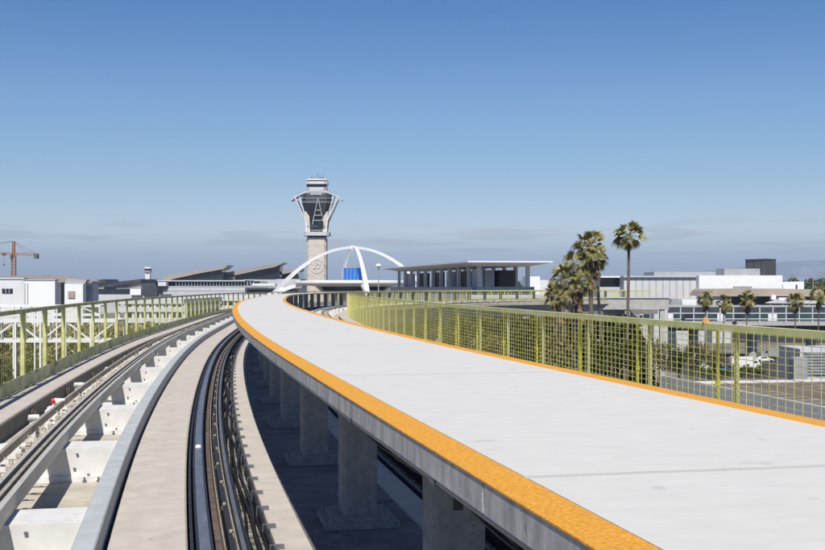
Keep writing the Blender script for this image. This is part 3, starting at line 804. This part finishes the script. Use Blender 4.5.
mb = MB(); mb.box(xc(4.4),xc(7.2),Y-4,Y-2,zc(255.6),zc(253.4)); mb.build('trolley', M['dgrey2'], T)
mb = MB(); mb.bar((xc(5.8),Y-3,zc(255.6)),(xc(5.8),Y-3,zc(264)),.12); mb.box(xc(5.2),xc(6.4),Y-3.4,Y-2.6,zc(265.5),zc(264)); mb.build('hoist_hook', M['dgrey2'], T)

# ------------------------------------------------------------------ left: white steel frames and the multi storey garage
def frame(u0, u1, Y, vs, nb, label, dep=6, diag=True):
    x0, x1 = (u0-UC)/FPX*Y, (u1-UC)/FPX*Y
    T = thing('steel_frame', ((x0+x1)/2, Y, 0), label, 'steel frame')
    for v in vs:
        z = CZ-(v-VH)/FPX*Y
        mb = MB()
        for yy in (0, dep): mb.box(x0,x1,Y+yy-.11,Y+yy+.11,z-.14,z+.14)
        for i in range(nb+1):
            x = x0+(x1-x0)*i/nb; mb.box(x-.08,x+.08,Y,Y+dep,z-.1,z+.1)
        mb.build('beam', M['white'], T)
    zt = CZ-(vs[0]-VH)/FPX*Y
    for i in range(nb+1):
        x = x0+(x1-x0)*i/nb
        MB().box(x-.09,x+.09,Y-.12,Y+.12,0,zt).build('post', M['white'], T)
        MB().box(x-.07,x+.07,Y+dep-.1,Y+dep+.1,CZ-(vs[-1]-VH)/FPX*Y,zt).build('post', M['white'], T)
    if diag:
        zz = [CZ-(v-VH)/FPX*Y for v in vs]
        for i in range(nb):
            xa = x0+(x1-x0)*i/nb; xb = x0+(x1-x0)*(i+1)/nb
            if i % 2: xa, xb = xb, xa
            MB().bar((xa,Y+.05,zz[1]),(xb,Y+.05,zz[0]),.15).build('brace', M['white'], T)
            MB().bar((xa,Y,zz[0]),(xb,Y+dep,zz[0]),.14).build('brace', M['white'], T)
    return T
frame(-60, 116, 105, (321,341), 7, 'large white steel frame with diagonal braces behind the near part of the left fence', 3)
frame(-30, 100, 150, (306,315), 6, 'farther low white steel frame seen just under the rail of the left fence', 3)
def garage(u0, u1, Y, vs, label, dep=40, nb=16):
    x0, x1 = (u0-UC)/FPX*Y, (u1-UC)/FPX*Y
    T = thing('parking_garage', ((x0+x1)/2, Y, 0), label, 'garage')
    for v in vs:
        z = CZ-(v-VH)/FPX*Y
        MB().box(x0,x1,Y,Y+dep,z-.45,z+.45).build('floor_edge', M['white2'], T)
    MB().box(x0+.5,x1-.5,Y+5,Y+dep-.5,0,CZ-(vs[0]-VH)/FPX*Y-.5).build('interior', M['dgrey2'], T)
    for i in range(nb+1):
        x = x0+(x1-x0)*i/nb; MB().box(x-.22,x+.22,Y+.25,Y+.75,0,CZ-(vs[0]-VH)/FPX*Y-.4).build('column', M['white2'], T)
    return T
garage(118, 184, 200, (301.5,309.5,320.5,331), 'white multi storey garage with dark open floors behind the middle of the left fence', nb=9)
garage(186, 262, 260, (299,307.5,315.5,323), 'farther white multi storey garage ending beside the orange edge of the walkway', nb=11)

# ------------------------------------------------------------------ right: buildings and elevated road
T = bld('cargo_hall', 665, 430, 'ribbed pale metal hall standing left of the smooth white hall')
blk('ribbed_wall', 624, 698.6, 277, None, 430, 60, M['ribbed'], T); blk('roof_edge', 623.5, 699.2, 275.8, 277.2, 429, 62, M['lgrey'], T)
blk('rooftop_screen', 654, 724, 271.8, 275.8, 455, 20, M['greyp'], T)
blk('clerestory', 600, 623, 277.5, 287, 440, 30, M['glass'], T); blk('porch_roof', 596, 624.5, 276, 277.6, 436, 40, M['white'], T); blk('porch_base', 598, 623.4, 287, None, 438, 30, M['lgrey'], T)
T = bld('white_hall', 740, 425, 'smooth bright white hall with grey plant room, below the dark rooftop box')
blk('wall', 699, 782.4, 275.4, None, 425, 60, M['white'], T)
blk('plant_room', 724.2, 760, 268.6, 275.4, 428, 12, M['greyp'], T)
blk('louvre_strip', 733, 752, 286.2, 288.6, 424.7, .4, M['greyp'], T)
a = P(745.4, 259.8, 450); 
T = thing('rooftop_box', (a[0]+9,450,CZ+4), 'tall dark grey ribbed box rising over the white hall roof at the right', 'plant room')
mb = MB(); Z0 = CZ-(275-VH)/FPX*450; 
mb.prism([P(745.4,0,458)[:2],P(764,0,446)[:2],P(776,0,452)[:2],P(757,0,466)[:2]], Z0-8, a[2]); mb.build('cladding', M['ribdark'], T)
mb = MB(); mb.prism([P(745.2,0,457.6)[:2],P(764,0,445.6)[:2],P(776.3,0,452)[:2],P(757,0,466.5)[:2]], a[2], a[2]+.35); mb.build('coping', M['dgrey'], T)
T = bld('small_hall', 795, 520, 'small white gabled hall at the right of the bright white hall')
ext('wall', [(783,284.6),(789,282.4),(797,281.8),(804,281.6),(804,292),(783,292)], 520, 25, M['white'], T); blk('lower_wall', 783, 804, 292, None, 520.2, 24, M['white2'], T)
blk('doorway', 795.8, 797.4, 284.6, 289, 519.7, .4, M['dgrey'], T)
T = bld('departures_building', 765, 385, 'long low building with tan roof and shaded dark front under the white hall')
ext('roof', [(711,296.4),(713.5,291),(716,289),(740,288.8),(780,288.6),(812,289.4),(840,290),(840,297),(790,296.2)], 385, 30, M['tan'], T)
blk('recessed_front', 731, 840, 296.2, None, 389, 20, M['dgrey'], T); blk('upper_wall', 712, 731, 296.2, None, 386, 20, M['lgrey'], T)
blk('sign_box', 771.5, 776, 295.2, 299.6, 384, 2, M['white'], T); blk('canopy_end', 779, 790, 297.6, 301.5, 383, 4, M['white2'], T)
ext('canopy', [(770,303.4),(779,300),(842,301),(842,304)], 380, 6, M['lgrey'], T)
T = bld('service_block', 688, 330, 'white flat service block with blue grey awning just left of the small palms')
blk('wall', 672, 706, 299.4, None, 340, 20, M['lgrey'], T); blk('front_wall', 682, 697, 300, 305, 334, 6, M['white'], T); ext('awning', [(670,305.6),(672,299),(682,299),(681,305.6)], 330, 10, M['greyp'], T)
# elevated road
Y = 300
T = bld('elevated_road', 745, Y, 'elevated road with pale railings and posts crossing behind the row of small palms', 'road bridge')
def rb(n, u0, u1, v0, v1, d, m_, yy=0): 
    a_ = P(u0, v0, Y); b_ = P(u1, v1, Y); return MB().box(a_[0],b_[0],Y+yy,Y+yy+d,b_[2],a_[2]).build(n, M[m_], T)
rb('deck', 600, 960, 322.2, 325.6, 14, 'girder'); rb('soffit_beam', 600, 960, 325.6, 331, 10, 'dgrey2', 2)
for v in (306, 312.8, 318.4):
    for yy in (0, 13): rb('rail', 666, 960, v, v+1.0, .25, 'lgrey', yy)
for i in range(23):
    u = 667+i*13.2
    for yy in (.1, 13.1): rb('rail_post', u, u+1.1, 305.6, 322.2, .3, 'lgrey', yy)
rb('storefront_glass', 600, 960, 313.8, 321.8, .2, 'glass_teal', 7)
rb('inner_wall', 600, 960, 306.6, 313.4, .3, 'dgrey', 12)
for u in (620, 700, 760, 820, 880): 
    a_ = P(u,0,Y); MB().lathe([(1.3,0),(1.3,8.9)],(a_[0],Y+7,0),n=16).build('pier', M['girder'], T)
for k_ in range(9):
    u = 672+k_*17+(k_*7)%5; rb('window_panel', u, u+7+(k_*3)%4, 313.9, 321.6, .2, ('white2','glass','glass_teal')[k_%3], 6.6)
T = bld('retaining_wall', 630, 214, 'plain grey concrete wall directly below the far end of the guideway fence', 'wall')
blk('wall', 584, 669, 298.2, 309.5, 214, 1.2, M['girder'], T); blk('coping', 583, 669.5, 297.2, 298.2, 213.8, 1.6, M['lgrey'], T)
for u in (592, 625, 660): blk('support_pier', u, u+5, 309.5, None, 214.2, .9, M['girder'], T)
# shops under the guideway
T = bld('terminal_storefront', 625, 275, 'grey terminal frontage with white and dark shop windows behind the tall palm')
blk('wall', 583, 668, 308.5, None, 275, 10, M['girder'], T)
for i in range(11):
    u = 586+i*7.2
    if i in (4,5): continue
    blk('shop_window', u, u+6.2, 311, 315, 274.7, .4, M['white2' if i % 2 else 'glass_teal'], T); blk('shop_window', u, u+6.2, 316, 320, 274.7, .4, M['glass_teal' if i % 3 else 'red'], T)
blk('round_bay', 654, 667, 309, None, 271, 4, M['lgrey'], T)
# right side parking deck beside the guideway
A0 = Vector((27.5,124,0)); d1 = Vector((.19,-.982,0)); d2 = Vector((.982,.19,0)); DZ = 9.0
T = thing('parking_deck', tuple(A0), 'open rooftop parking deck with grey parapet seen through the right fence', 'parking deck')
def pd(a,b): q = A0+d1*a+d2*b; return (q.x,q.y)
MB().prism([pd(.3,.3),pd(150,.3),pd(150,120),pd(.3,120)],DZ-1,DZ).build('roof_surface', M['asphalt2'], T)
MB().prism([pd(1,1),pd(149,1),pd(149,119),pd(1,119)],0,DZ-1).build('lower_storeys', M['dgrey2'], T)
MB().prism([pd(0,0),pd(150,0),pd(150,.3),pd(0,.3)],DZ-1.3,DZ+1.0).build('parapet', M['lgrey'], T)
MB().prism([pd(0,.3),pd(.3,.3),pd(.3,120),pd(0,120)],DZ-1.3,DZ+.28).build('parapet', M['white2'], T)
mb = MB()
for j in range(10):
    a_ = 5+j*2.7; mb.prism([pd(a_,3),pd(a_+.12,3),pd(a_+.12,8.2),pd(a_,8.2)],DZ+.004,DZ+.012)
    for bb in (14.5, 20.2, 32): mb.prism([pd(a_,bb),pd(a_+.12,bb),pd(a_+.12,bb+5),pd(a_,bb+5)],DZ+.004,DZ+.012)
mb.build('bay_marking', M['paint'], T)
T = thing('louvred_block', (P(818,0,137)[0],137,0), 'pale grey louvred block at the far right beyond the parking deck parapet', 'building')
a_ = P(800,349,139); b_ = P(860,349,139); MB().box(a_[0],b_[0],139,147,0,a_[2]).build('wall', M['lgrey'], T)
for i in range(8): 
    v = 352+i*3; q0 = P(803,v,138.9); q1 = P(826,v+1.6,138.9); MB().box(q0[0],q1[0],138.8,139.05,q1[2],q0[2]).build('louvre', M['greyp'], T)
MB().box(P(793,0,136)[0],P(806,0,136)[0],135.5,137.5,0,P(0,357.5,136)[2]).build('lean_to', M['greyp'], T)

# ------------------------------------------------------------------ vehicles
def car_proto(kind):
    W_ = .9
    if kind == 'van': prof = [(-2.6,.35),(-2.65,1.0),(-2.5,2.05),(-2.3,2.2),(1.2,2.2),(1.55,2.1),(2.1,1.25),(2.75,1.05),(2.8,.35)]
    elif kind == 'truck': prof = [(-3.6,.6),(-3.6,3.0),(1.6,3.0),(1.6,.9),(1.75,.9),(1.8,2.3),(2.9,2.3),(3.3,1.4),(3.5,1.2),(3.5,.5)]
    else: prof = [(-2.2,.32),(-2.25,.75),(-2.1,.95),(-1.5,1.0),(-1.05,1.42),(.35,1.44),(1.0,1.0),(2.0,.86),(2.25,.6),(2.25,.32)]
    body = MB(); n = len(prof)
    body.v = [(x,-W_,z) for (x,z) in prof]+[(x,W_,z) for (x,z) in prof]
    body.face(range(n)); body.face([n+i for i in range(n)][::-1])
    for i in range(n): j = (i+1)%n; body.face((i,j,n+j,n+i))
    gl = MB()
    z0, z1, xa, xb = {'van':(1.25,1.95,.3,1.75),'truck':(1.5,2.1,1.9,2.8),'car':(.98,1.36,-1.2,.6)}[kind]
    gl.v = [(xa,-W_-.01,z0),(xb,-W_-.01,z0),(xb-.4,-W_-.01,z1),(xa+(.3 if kind=='car' else 0),-W_-.01,z1)]+[(xa,W_+.01,z0),(xb,W_+.01,z0),(xb-.4,W_+.01,z1),(xa+(.3 if kind=='car' else 0),W_+.01,z1)]
    gl.face((0,1,2,3)); gl.face((4,5,6,7)[::-1]); gl.face((0,1,5,4)); gl.face((3,2,6,7))
    gl.face((1,2,6,5)); gl.face((0,3,7,4))
    wh = MB(); wh.tube([(0,-.11,0),(0,.11,0)], .34, 16)
    return prof, body, gl, wh
CARS = {k_: car_proto(k_) for k_ in ('car','van','truck')}
CM = {k_: (v[2].mesh(k_+'_glass', M['glass']), v[3].mesh('wheel_mesh', M['tyre'])) for k_, v in CARS.items()}
def vehicle(kind, x, y, rz, m_, label, group=None, z=0):
    T = thing({'car':'parked_car','van':'delivery_van','truck':'box_truck'}[kind], (x,y,z), label, {'car':'car','van':'van','truck':'truck'}[kind], group, rz)
    me = CARS[kind][1].mesh('body', m_); inst('body', me, T, (0,0,0))
    inst('window', CM[kind][0], T, (0,0,0))
    xs_ = (-1.6,1.6) if kind != 'truck' else (-2.4,2.6)
    for wx in xs_:
        for wy in (-.82,.82): inst('wheel', CM[kind][1], T, (wx,wy,.34))
white_car = mat('white_car_paint', (.75,.75,.75), .25, .02, 1, spec=.5); silver = mat('silver_car_paint', (.4,.41,.42), .3, .02, 1, spec=.5, metal=.3)
darkp = mat('dark_car_paint', (.03,.035,.045), .25, .1, 1, spec=.5); bluep = mat('blue_car_paint', (.06,.16,.26), .25, .1, 1, spec=.5)
for (kind,u,Yv,rz,m_,lb) in (('van',711,262,3.2,white_car,'white delivery van seen through the fence below the first small palm'),('car',722,258,.1,bluep,'dark teal car parked between the white van and white truck'),
    ('truck',745,266,.05,white_car,'white box truck right of the white van, behind the shrubs'),('car',697,268,.0,darkp,'dark car left of the white van behind shrubs'),
    ('truck',775,305,2.9,silver,'silver grey truck parked beyond the deck toward the louvred block'),('car',764,292,.1,white_car,'white car just left of the silver grey truck')):
    vehicle(kind, (u-UC)/FPX*Yv, Yv, rz, m_, lb, 'vehicles parked beyond the parking deck')

# ------------------------------------------------------------------ palms and trees
def palm(x, y, h, rad, tr, lean, seed, label, group, skirt=.5, nf=34, z0=0):
    rr = random.Random(seed)
    T = thing('palm_tree', (x,y,z0), label, 'palm tree', group)
    pts = [(x+lean*(t-1)**1*1.0+lean*.25*math.sin(t*3), y, z0+h*t) for t in np.linspace(0,1,14)]
    dx = x-pts[-1][0]+0; pts = [(p[0]+dx, p[1], p[2]) for p in pts]
    rads = [tr*(1.35-.5*t+.25*max(0,t-.92)/.08) for t in np.linspace(0,1,14)]
    MB().tube(pts, rads, 10).build('trunk', M['bark'], T, smooth=True)
    top_ = Vector(pts[-1])
    def frond(mb, az, el, L, wid, droop, nl=13):
        d = Vector((math.cos(az)*math.cos(el), math.sin(az)*math.cos(el), math.sin(el)))
        side = Vector((-math.sin(az), math.cos(az), 0)); side = Matrix.Rotation(rr.uniform(-1.1,1.1), 3, d) @ side; upv = side.cross(d)*-1
        p0 = top_; p1 = top_+d*L*.5+Vector((0,0,-droop*.12*L))
        mb.bar(p0, p1, .05)
        for i in range(nl):
            a = (i/(nl-1)-.5)*wid
            ld = (d*math.cos(a)+side*math.sin(a)).normalized()
            l_ = L*.56*(1-.25*abs(a)/1.6)*rr.uniform(.85,1.1)
            m1 = p1+ld*l_*.55+Vector((0,0,-droop*.10*l_)); e = p1+ld*l_+Vector((0,0,-droop*(.45+.3*rr.random())*l_))
            perp = ld.cross(upv).normalized()*l_*.06
            b = len(mb.v); mb.v += [tuple(p1-perp*.4),tuple(p1+perp*.4),tuple(m1+perp),tuple(m1-perp),tuple(e)]
            mb.face((b,b+1,b+2,b+3)); mb.face((b+3,b+2,b+4))
    mb = MB()
    for i in range(nf):
        t = i/(nf-1); el = 1.25-1.85*t**.8+rr.uniform(-.2,.2)
        frond(mb, rr.uniform(0,6.283), el, rad*rr.uniform(.85,1.1)*(1 if t < .85 else .9), 1.9, .3+.7*t, 11)
    mb.build('crown', M['palm'], T)
    if skirt > 0:
        mb = MB(); sv = top_.copy()
        for i in range(int(18+30*skirt)):
            top_ = sv-Vector((0,0,rr.random()*rad*skirt*1.6))
            frond(mb, rr.uniform(0,6.283), rr.uniform(-1.45,-.75), rad*rr.uniform(.45,.75), 1.5, .6, 9)
        top_ = sv; mb.build('dead_fronds', M['dead'], T)
    return T
def pal(u, v, Yp, rpx, seed, label, group, lean=0, skirt=.5, tr=.22, nf=34):
    x, y, z = P(u, v, Yp); return palm(x, y, z, rpx/FPX*Yp, tr, lean, seed, label, group, skirt, nf)
G1 = 'tall palms beyond the right fence'
pal(629, 235, 150, 17.5, 1, 'tallest slim palm standing alone right of the palm cluster', G1, .9, .12, .20, 44)
pal(590, 245, 150, 19, 2, 'tallest palm of the cluster with drooping shaggy crown', G1, -1.0, 1.2, .30, 50)
pal(597, 256, 156, 14, 12, 'palm with leaning trunk tucked just right of the tallest cluster palm', G1, -2.6, .7, .2, 30)
pal(575, 264, 146, 17, 3, 'shaggy middle palm of the cluster below and left of the tallest', G1, .5, 1.5, .34, 34)
pal(563, 277, 140, 17, 4, 'lower broad palm at the left side of the cluster', G1, -.3, 1.5, .34, 32)
pal(556, 294, 134, 15, 5, 'lowest palm of the cluster, green and closest to the fence rail', G1, .3, 1.0, .34, 40)
pal(580, 283, 143, 14, 6, 'small brownish palm low in the middle of the cluster', G1, .2, 1.4, .34, 30)
G2 = 'row of small palms before the elevated road'
for (u,v,r_,sd,lb) in ((706,299,9.5,21,'leftmost small palm of the row before the elevated road'),(724,302,9.5,22,'second small palm from the left, slightly lower than its neighbours'),(747,299,11,23,'third small palm from the left with the fullest crown'),
      (795.5,300,10.5,24,'fourth small palm, standing alone right of the white sign box'),(819,294,11.5,25,'rightmost small palm, tallest of the row, at the picture edge')):
    pal(u, v, 272, r_, sd, lb, G2, .5, .45, .15, 44)
def tree(x, y, h, rad, seed, label, group, m_='leaf', n=1500, z0=0, kind='leafy_tree'):
    rr = random.Random(seed); T = thing(kind, (x,y,z0), label, 'tree', group)
    mb = MB(); mb.tube([(x,y,z0),(x+.2,y,z0+h*.3),(x-.1,y,z0+h*.62)],[.3*h/9,.22*h/9,.10*h/9],8)
    cl = []
    for i in range(11):
        a = rr.uniform(0,6.283); r = rad*rr.uniform(.1,.72); cz_ = z0+h*rr.uniform(.42,.88)
        c = (x+r*math.cos(a), y+r*math.sin(a), cz_); cl.append((c, rad*rr.uniform(.28,.5)))
        mb.tube([(x,y,z0+h*rr.uniform(.25,.5)),((x+c[0])/2,(y+c[1])/2,cz_-h*.1),c],[.10*h/9,.07*h/9,.03*h/9],5)
    mb.build('trunk', M['bark'], T)
    lf = MB()
    for i in range(n):
        c, r = cl[rr.randrange(len(cl))]
        d = Vector((rr.gauss(0,1),rr.gauss(0,1),rr.gauss(0,.8))).normalized()*r*rr.uniform(.45,1.08)
        p = Vector(c)+d; s_ = rr.uniform(.12,.26)*rad/3
        a = Vector((rr.gauss(0,1),rr.gauss(0,1),rr.gauss(0,1))).normalized(); b_ = a.orthogonal().normalized(); c_ = a.cross(b_)
        i0 = len(lf.v); lf.v += [tuple(p-b_*s_),tuple(p+c_*s_*.6),tuple(p+b_*s_),tuple(p-c_*s_*.6)]; lf.face((i0,i0+1,i0+2,i0+3))
    lf.build('crown', M[m_], T)
G3 = 'trees between the right fence and the elevated road'
names = ['green','olive brown','dense','sparse','round','wide']
for i,(u,v,Yt,r_,m_) in enumerate(((646,332,200,3.2,'leaf2'),(662,336,215,2.8,'leaf2'),(678,330,205,3.2,'leaf'),(696,340,225,3.0,'leaf2'),(640,352,190,2.6,'leaf'),(714,345,235,2.6,'leaf2'))):
    x,y,z = P(u,v,Yt); tree(x,y,z,r_,40+i,['olive brown tree nearest the tall palm, behind the fence mesh','small brownish tree second from the tall palm behind the mesh','green tree filling the mesh below the first small palm','sparse brownish tree just left of the white van','low green tree under the tall palm trunk','low dry tree above the white van roof'][i],G3,m_,1500)
for i,(u,v,Yt,r_,m_) in enumerate(((432,316,120,3.2,'leaf'),(462,318,125,3.4,'leaf'),(486,322,118,2.6,'leaf2'),(508,316,140,3.4,'leaf'),(536,312,130,3.4,'leaf'),(560,316,120,3.2,'leaf2'),(590,322,125,3.4,'leaf'),(612,330,130,2.8,'leaf'))):
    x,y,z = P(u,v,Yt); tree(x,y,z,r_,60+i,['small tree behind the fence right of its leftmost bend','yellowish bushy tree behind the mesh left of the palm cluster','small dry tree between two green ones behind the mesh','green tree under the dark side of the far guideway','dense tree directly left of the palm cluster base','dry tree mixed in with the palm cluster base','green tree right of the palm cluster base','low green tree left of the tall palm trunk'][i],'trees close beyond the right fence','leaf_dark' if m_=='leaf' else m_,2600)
G4 = 'trees behind the left fence'
for i,(u,v,Yt,r_,m_) in enumerate(((8,352,150,4,'leaf2'),(36,350,160,4,'leaf'),(62,348,155,3.6,'leaf2'),(88,340,160,4,'leaf'),(112,332,165,4,'leaf'),(140,322,170,3.6,'leaf2'),(165,318,180,3.6,'leaf'),(-20,345,140,4,'leaf'),(192,318,190,3.4,'leaf2'))):
    x,y,z = P(u,v,Yt); tree(x,y,z,r_,80+i,['brownish tree at the lower left behind the fence','green tree second from the left under the white frame','dry bushy tree third from the left under the white frame','green tree below the right half of the large white frame','green tree at the right end of the large white frame','dry tree before the nearer white garage','green tree before the right half of the nearer garage','green tree at the left picture edge behind the fence','small dry tree before the farther garage'][i],G4,m_,1600)
# low shrubs along the deck, and the far tree line
def shrubs(name, us, Yf, vtop, vbot, n, m_, seed, sz):
    rr = random.Random(seed); lf = MB()
    for i in range(n):
        u = rr.uniform(*us); Ys = Yf*rr.uniform(.97,1.05)
        zt_ = CZ-(vtop+3*abs(math.sin(u*.13+seed))+2*math.sin(u*.41)-VH)/FPX*Yf
        if name == 'ground_cover': zt_ *= min(1, (.15+(us[1]-u)/(34*rr.uniform(.6,1.4))), (.15+(u-us[0])/30))
        x = (u-UC)/FPX*Ys; z = rr.uniform(0 if vbot is None else min(zt_-.3, CZ-(vbot-VH)/FPX*Yf), max(zt_, .3))
        a = Vector((rr.gauss(0,1),rr.gauss(0,1),rr.gauss(0,1))).normalized(); b_ = a.orthogonal().normalized(); c_ = a.cross(b_); s_ = sz*rr.uniform(.6,1.2); p = Vector((x,Ys,z))
        i0 = len(lf.v); lf.v += [tuple(p-b_*s_),tuple(p+c_*s_*.7),tuple(p+b_*s_),tuple(p-c_*s_*.7)]; lf.face((i0,i0+1,i0+2,i0+3))
    o = lf.build(name, M[m_]); tag(o, kind='stuff'); return o
tag(shrubs('low_shrubs', (690,765), 250, 367, 374, 1500, 'leaf', 5, .3), 'low green shrubs growing along the far edge of the parking deck', 'shrubs')
tag(shrubs('ground_cover', (-60,250), 178, 324, None, 14000, 'straw', 6, .6), 'brown and green undergrowth on the ground behind the left fence', 'undergrowth')
tag(shrubs('ground_cover', (425,660), 168, 316, None, 17000, 'leaf_dark', 9, .55), 'dark dense planting behind the mesh of the right fence', 'undergrowth')  # trees merged into one mass, shade put into the leaf colour
tag(shrubs('far_wood', (690,1000), 1500, 278, None, 9000, 'leaf', 7, 3.0), 'dark line of distant trees on the horizon at the right', 'wood')
tag(shrubs('far_wood', (470,600), 1700, 283.2, None, 3000, 'leaf', 8, 3.0), 'thin line of distant trees behind the station', 'wood')
T = bld('distant_hall', 532, 1100, 'small bright white distant hall between the station and the palm cluster')
blk('wall', 525.5, 540, 276.4, None, 1100, 30, M['white'], T); blk('annex', 540, 549, 280, None, 1102, 30, M['white2'], T)
for (u,v,lb) in ((791,277.5,'distant mast with flat lamp head left of the rightmost palm'),(813,277,'distant mast with flat lamp head above the rightmost palm')):
    x,y,z = P(u,v,900); T = thing('light_mast',(x,y,0),lb,'light mast','distant light masts')
    MB().tube([(x,y,0),(x,y,z)],[.4,.25],8).build('pole', M['greyp'], T); MB().box(x-2.6,x+2.6,y-1,y+1,z-.3,z+.5).build('lamp_head', M['greyp'], T)

HAZE = 5e-5
# ------------------------------------------------------------------ air, sky, sun, camera
hz = MB().box(-18500,18500,-3500,18500,-1,520)
hm = bpy.data.materials.new('thin_haze'); hm.use_nodes = True; nt = hm.node_tree
nt.nodes.remove(nt.nodes['Principled BSDF']); pv = nt.nodes.new('ShaderNodeVolumePrincipled')
pv.inputs['Color'].default_value = (.60,.76,1.0,1); pv.inputs['Density'].default_value = HAZE; pv.inputs['Anisotropy'].default_value = 0.0
nt.links.new(pv.outputs[0], nt.nodes['Material Output'].inputs['Volume'])
if HAZE > 0: tag(hz.build('haze', hm), 'thin pale blue haze over the distance', 'haze', kind='stuff')

w = bpy.data.worlds.new('World'); scene.world = w; w.use_nodes = True
nt = w.node_tree; N = nt.nodes; L = nt.links; bg = N['Background']
SAZ, SEL = 184, 52
sk = N.new('ShaderNodeTexSky'); sk.sky_type = 'NISHITA'; sk.sun_disc = False
sk.sun_elevation = R(SEL); sk.sun_rotation = R(SAZ); sk.air_density = 1.0; sk.dust_density = .15; sk.ozone_density = 3.0; sk.altitude = 20
# thin grey streaks of cloud low in the sky
tc = N.new('ShaderNodeTexCoord'); mp = N.new('ShaderNodeMapping'); mp.inputs['Scale'].default_value = (5.5,5.5,70); L.new(tc.outputs['Generated'], mp.inputs[0])
nz = N.new('ShaderNodeTexNoise'); nz.inputs['Scale'].default_value = 1.9; nz.inputs['Detail'].default_value = 4; nz.inputs['Roughness'].default_value = .5; L.new(mp.outputs[0], nz.inputs['Vector'])
rp = N.new('ShaderNodeValToRGB'); rp.color_ramp.elements[0].position = .55; rp.color_ramp.elements[1].position = .62; L.new(nz.outputs['Fac'], rp.inputs['Fac'])
sx = N.new('ShaderNodeSeparateXYZ'); L.new(tc.outputs['Generated'], sx.inputs[0])
bnd = N.new('ShaderNodeValToRGB'); e = bnd.color_ramp.elements; e[0].position = .018; e[0].color = (0,0,0,1); e[1].position = .030; e[1].color = (1,1,1,1)
e2_ = bnd.color_ramp.elements.new(.048); e2_.color = (1,1,1,1); e3_ = bnd.color_ramp.elements.new(.062); e3_.color = (0,0,0,1); L.new(sx.outputs['Z'], bnd.inputs['Fac'])
mu = N.new('ShaderNodeMath'); mu.operation = 'MULTIPLY'; L.new(rp.outputs['Color'], mu.inputs[0]); L.new(bnd.outputs['Color'], mu.inputs[1])
m3 = N.new('ShaderNodeMath'); m3.operation = 'MULTIPLY'; m3.inputs[1].default_value = .38; L.new(mu.outputs[0], m3.inputs[0])
mx = N.new('ShaderNodeMix'); mx.data_type = 'RGBA'; mx.blend_type = 'MULTIPLY'; L.new(m3.outputs[0], mx.inputs['Factor']); L.new(sk.outputs[0], mx.inputs['A']); mx.inputs['B'].default_value = (.72,.62,.62,1)
gr = N.new('ShaderNodeValToRGB'); ge = gr.color_ramp.elements
ge[0].position = 0; ge[0].color = (.46,.57,.90,1); ge[1].position = .30; ge[1].color = (.44,.73,1.10,1)
for (p_, c_) in ((.0155,(.54,.63,.95)),(.032,(.80,.86,1.09)),(.049,(1.04,1.03,1.19)),(.0935,(.886,.966,1.105)),(.163,(.78,.957,1.15)),(.239,(.51,.79,1.12))):
    q_ = ge.new(p_); q_.color = (*c_,1)
L.new(sx.outputs['Z'], gr.inputs['Fac'])
m5 = N.new('ShaderNodeMix'); m5.data_type = 'RGBA'; m5.blend_type = 'MULTIPLY'; m5.inputs['Factor'].default_value = 1
L.new(mx.outputs['Result'], m5.inputs['A']); L.new(gr.outputs['Color'], m5.inputs['B']); L.new(m5.outputs['Result'], bg.inputs['Color']); bg.inputs['Strength'].default_value = .066

sd = bpy.data.lights.new('sun', 'SUN'); sd.energy = 4.4; sd.angle = R(.5); sd.color = (1,.95,.865)
so = bpy.data.objects.new('sun', sd); col.objects.link(so)
dv = Vector((math.sin(R(SAZ))*math.cos(R(SEL)), math.cos(R(SAZ))*math.cos(R(SEL)), math.sin(R(SEL))))
so.rotation_euler = dv.to_track_quat('Z', 'Y').to_euler(); so.location = dv*200

cd = bpy.data.cameras.new('camera'); cam = bpy.data.objects.new('camera', cd); col.objects.link(cam)
cam.location = (0, 0, CZ); cam.rotation_euler = (R(90), 0, 0)
cd.sensor_width = 36; cd.lens = 36*FPX/825; cd.shift_y = (VH-275)/825; cd.clip_start = .05; cd.clip_end = 30000
scene.camera = cam
scene.render.engine = 'CYCLES'
vs = scene.view_settings; vs.view_transform = 'Standard'; vs.look = 'None'; vs.gamma = 1; vs.exposure = 0.35
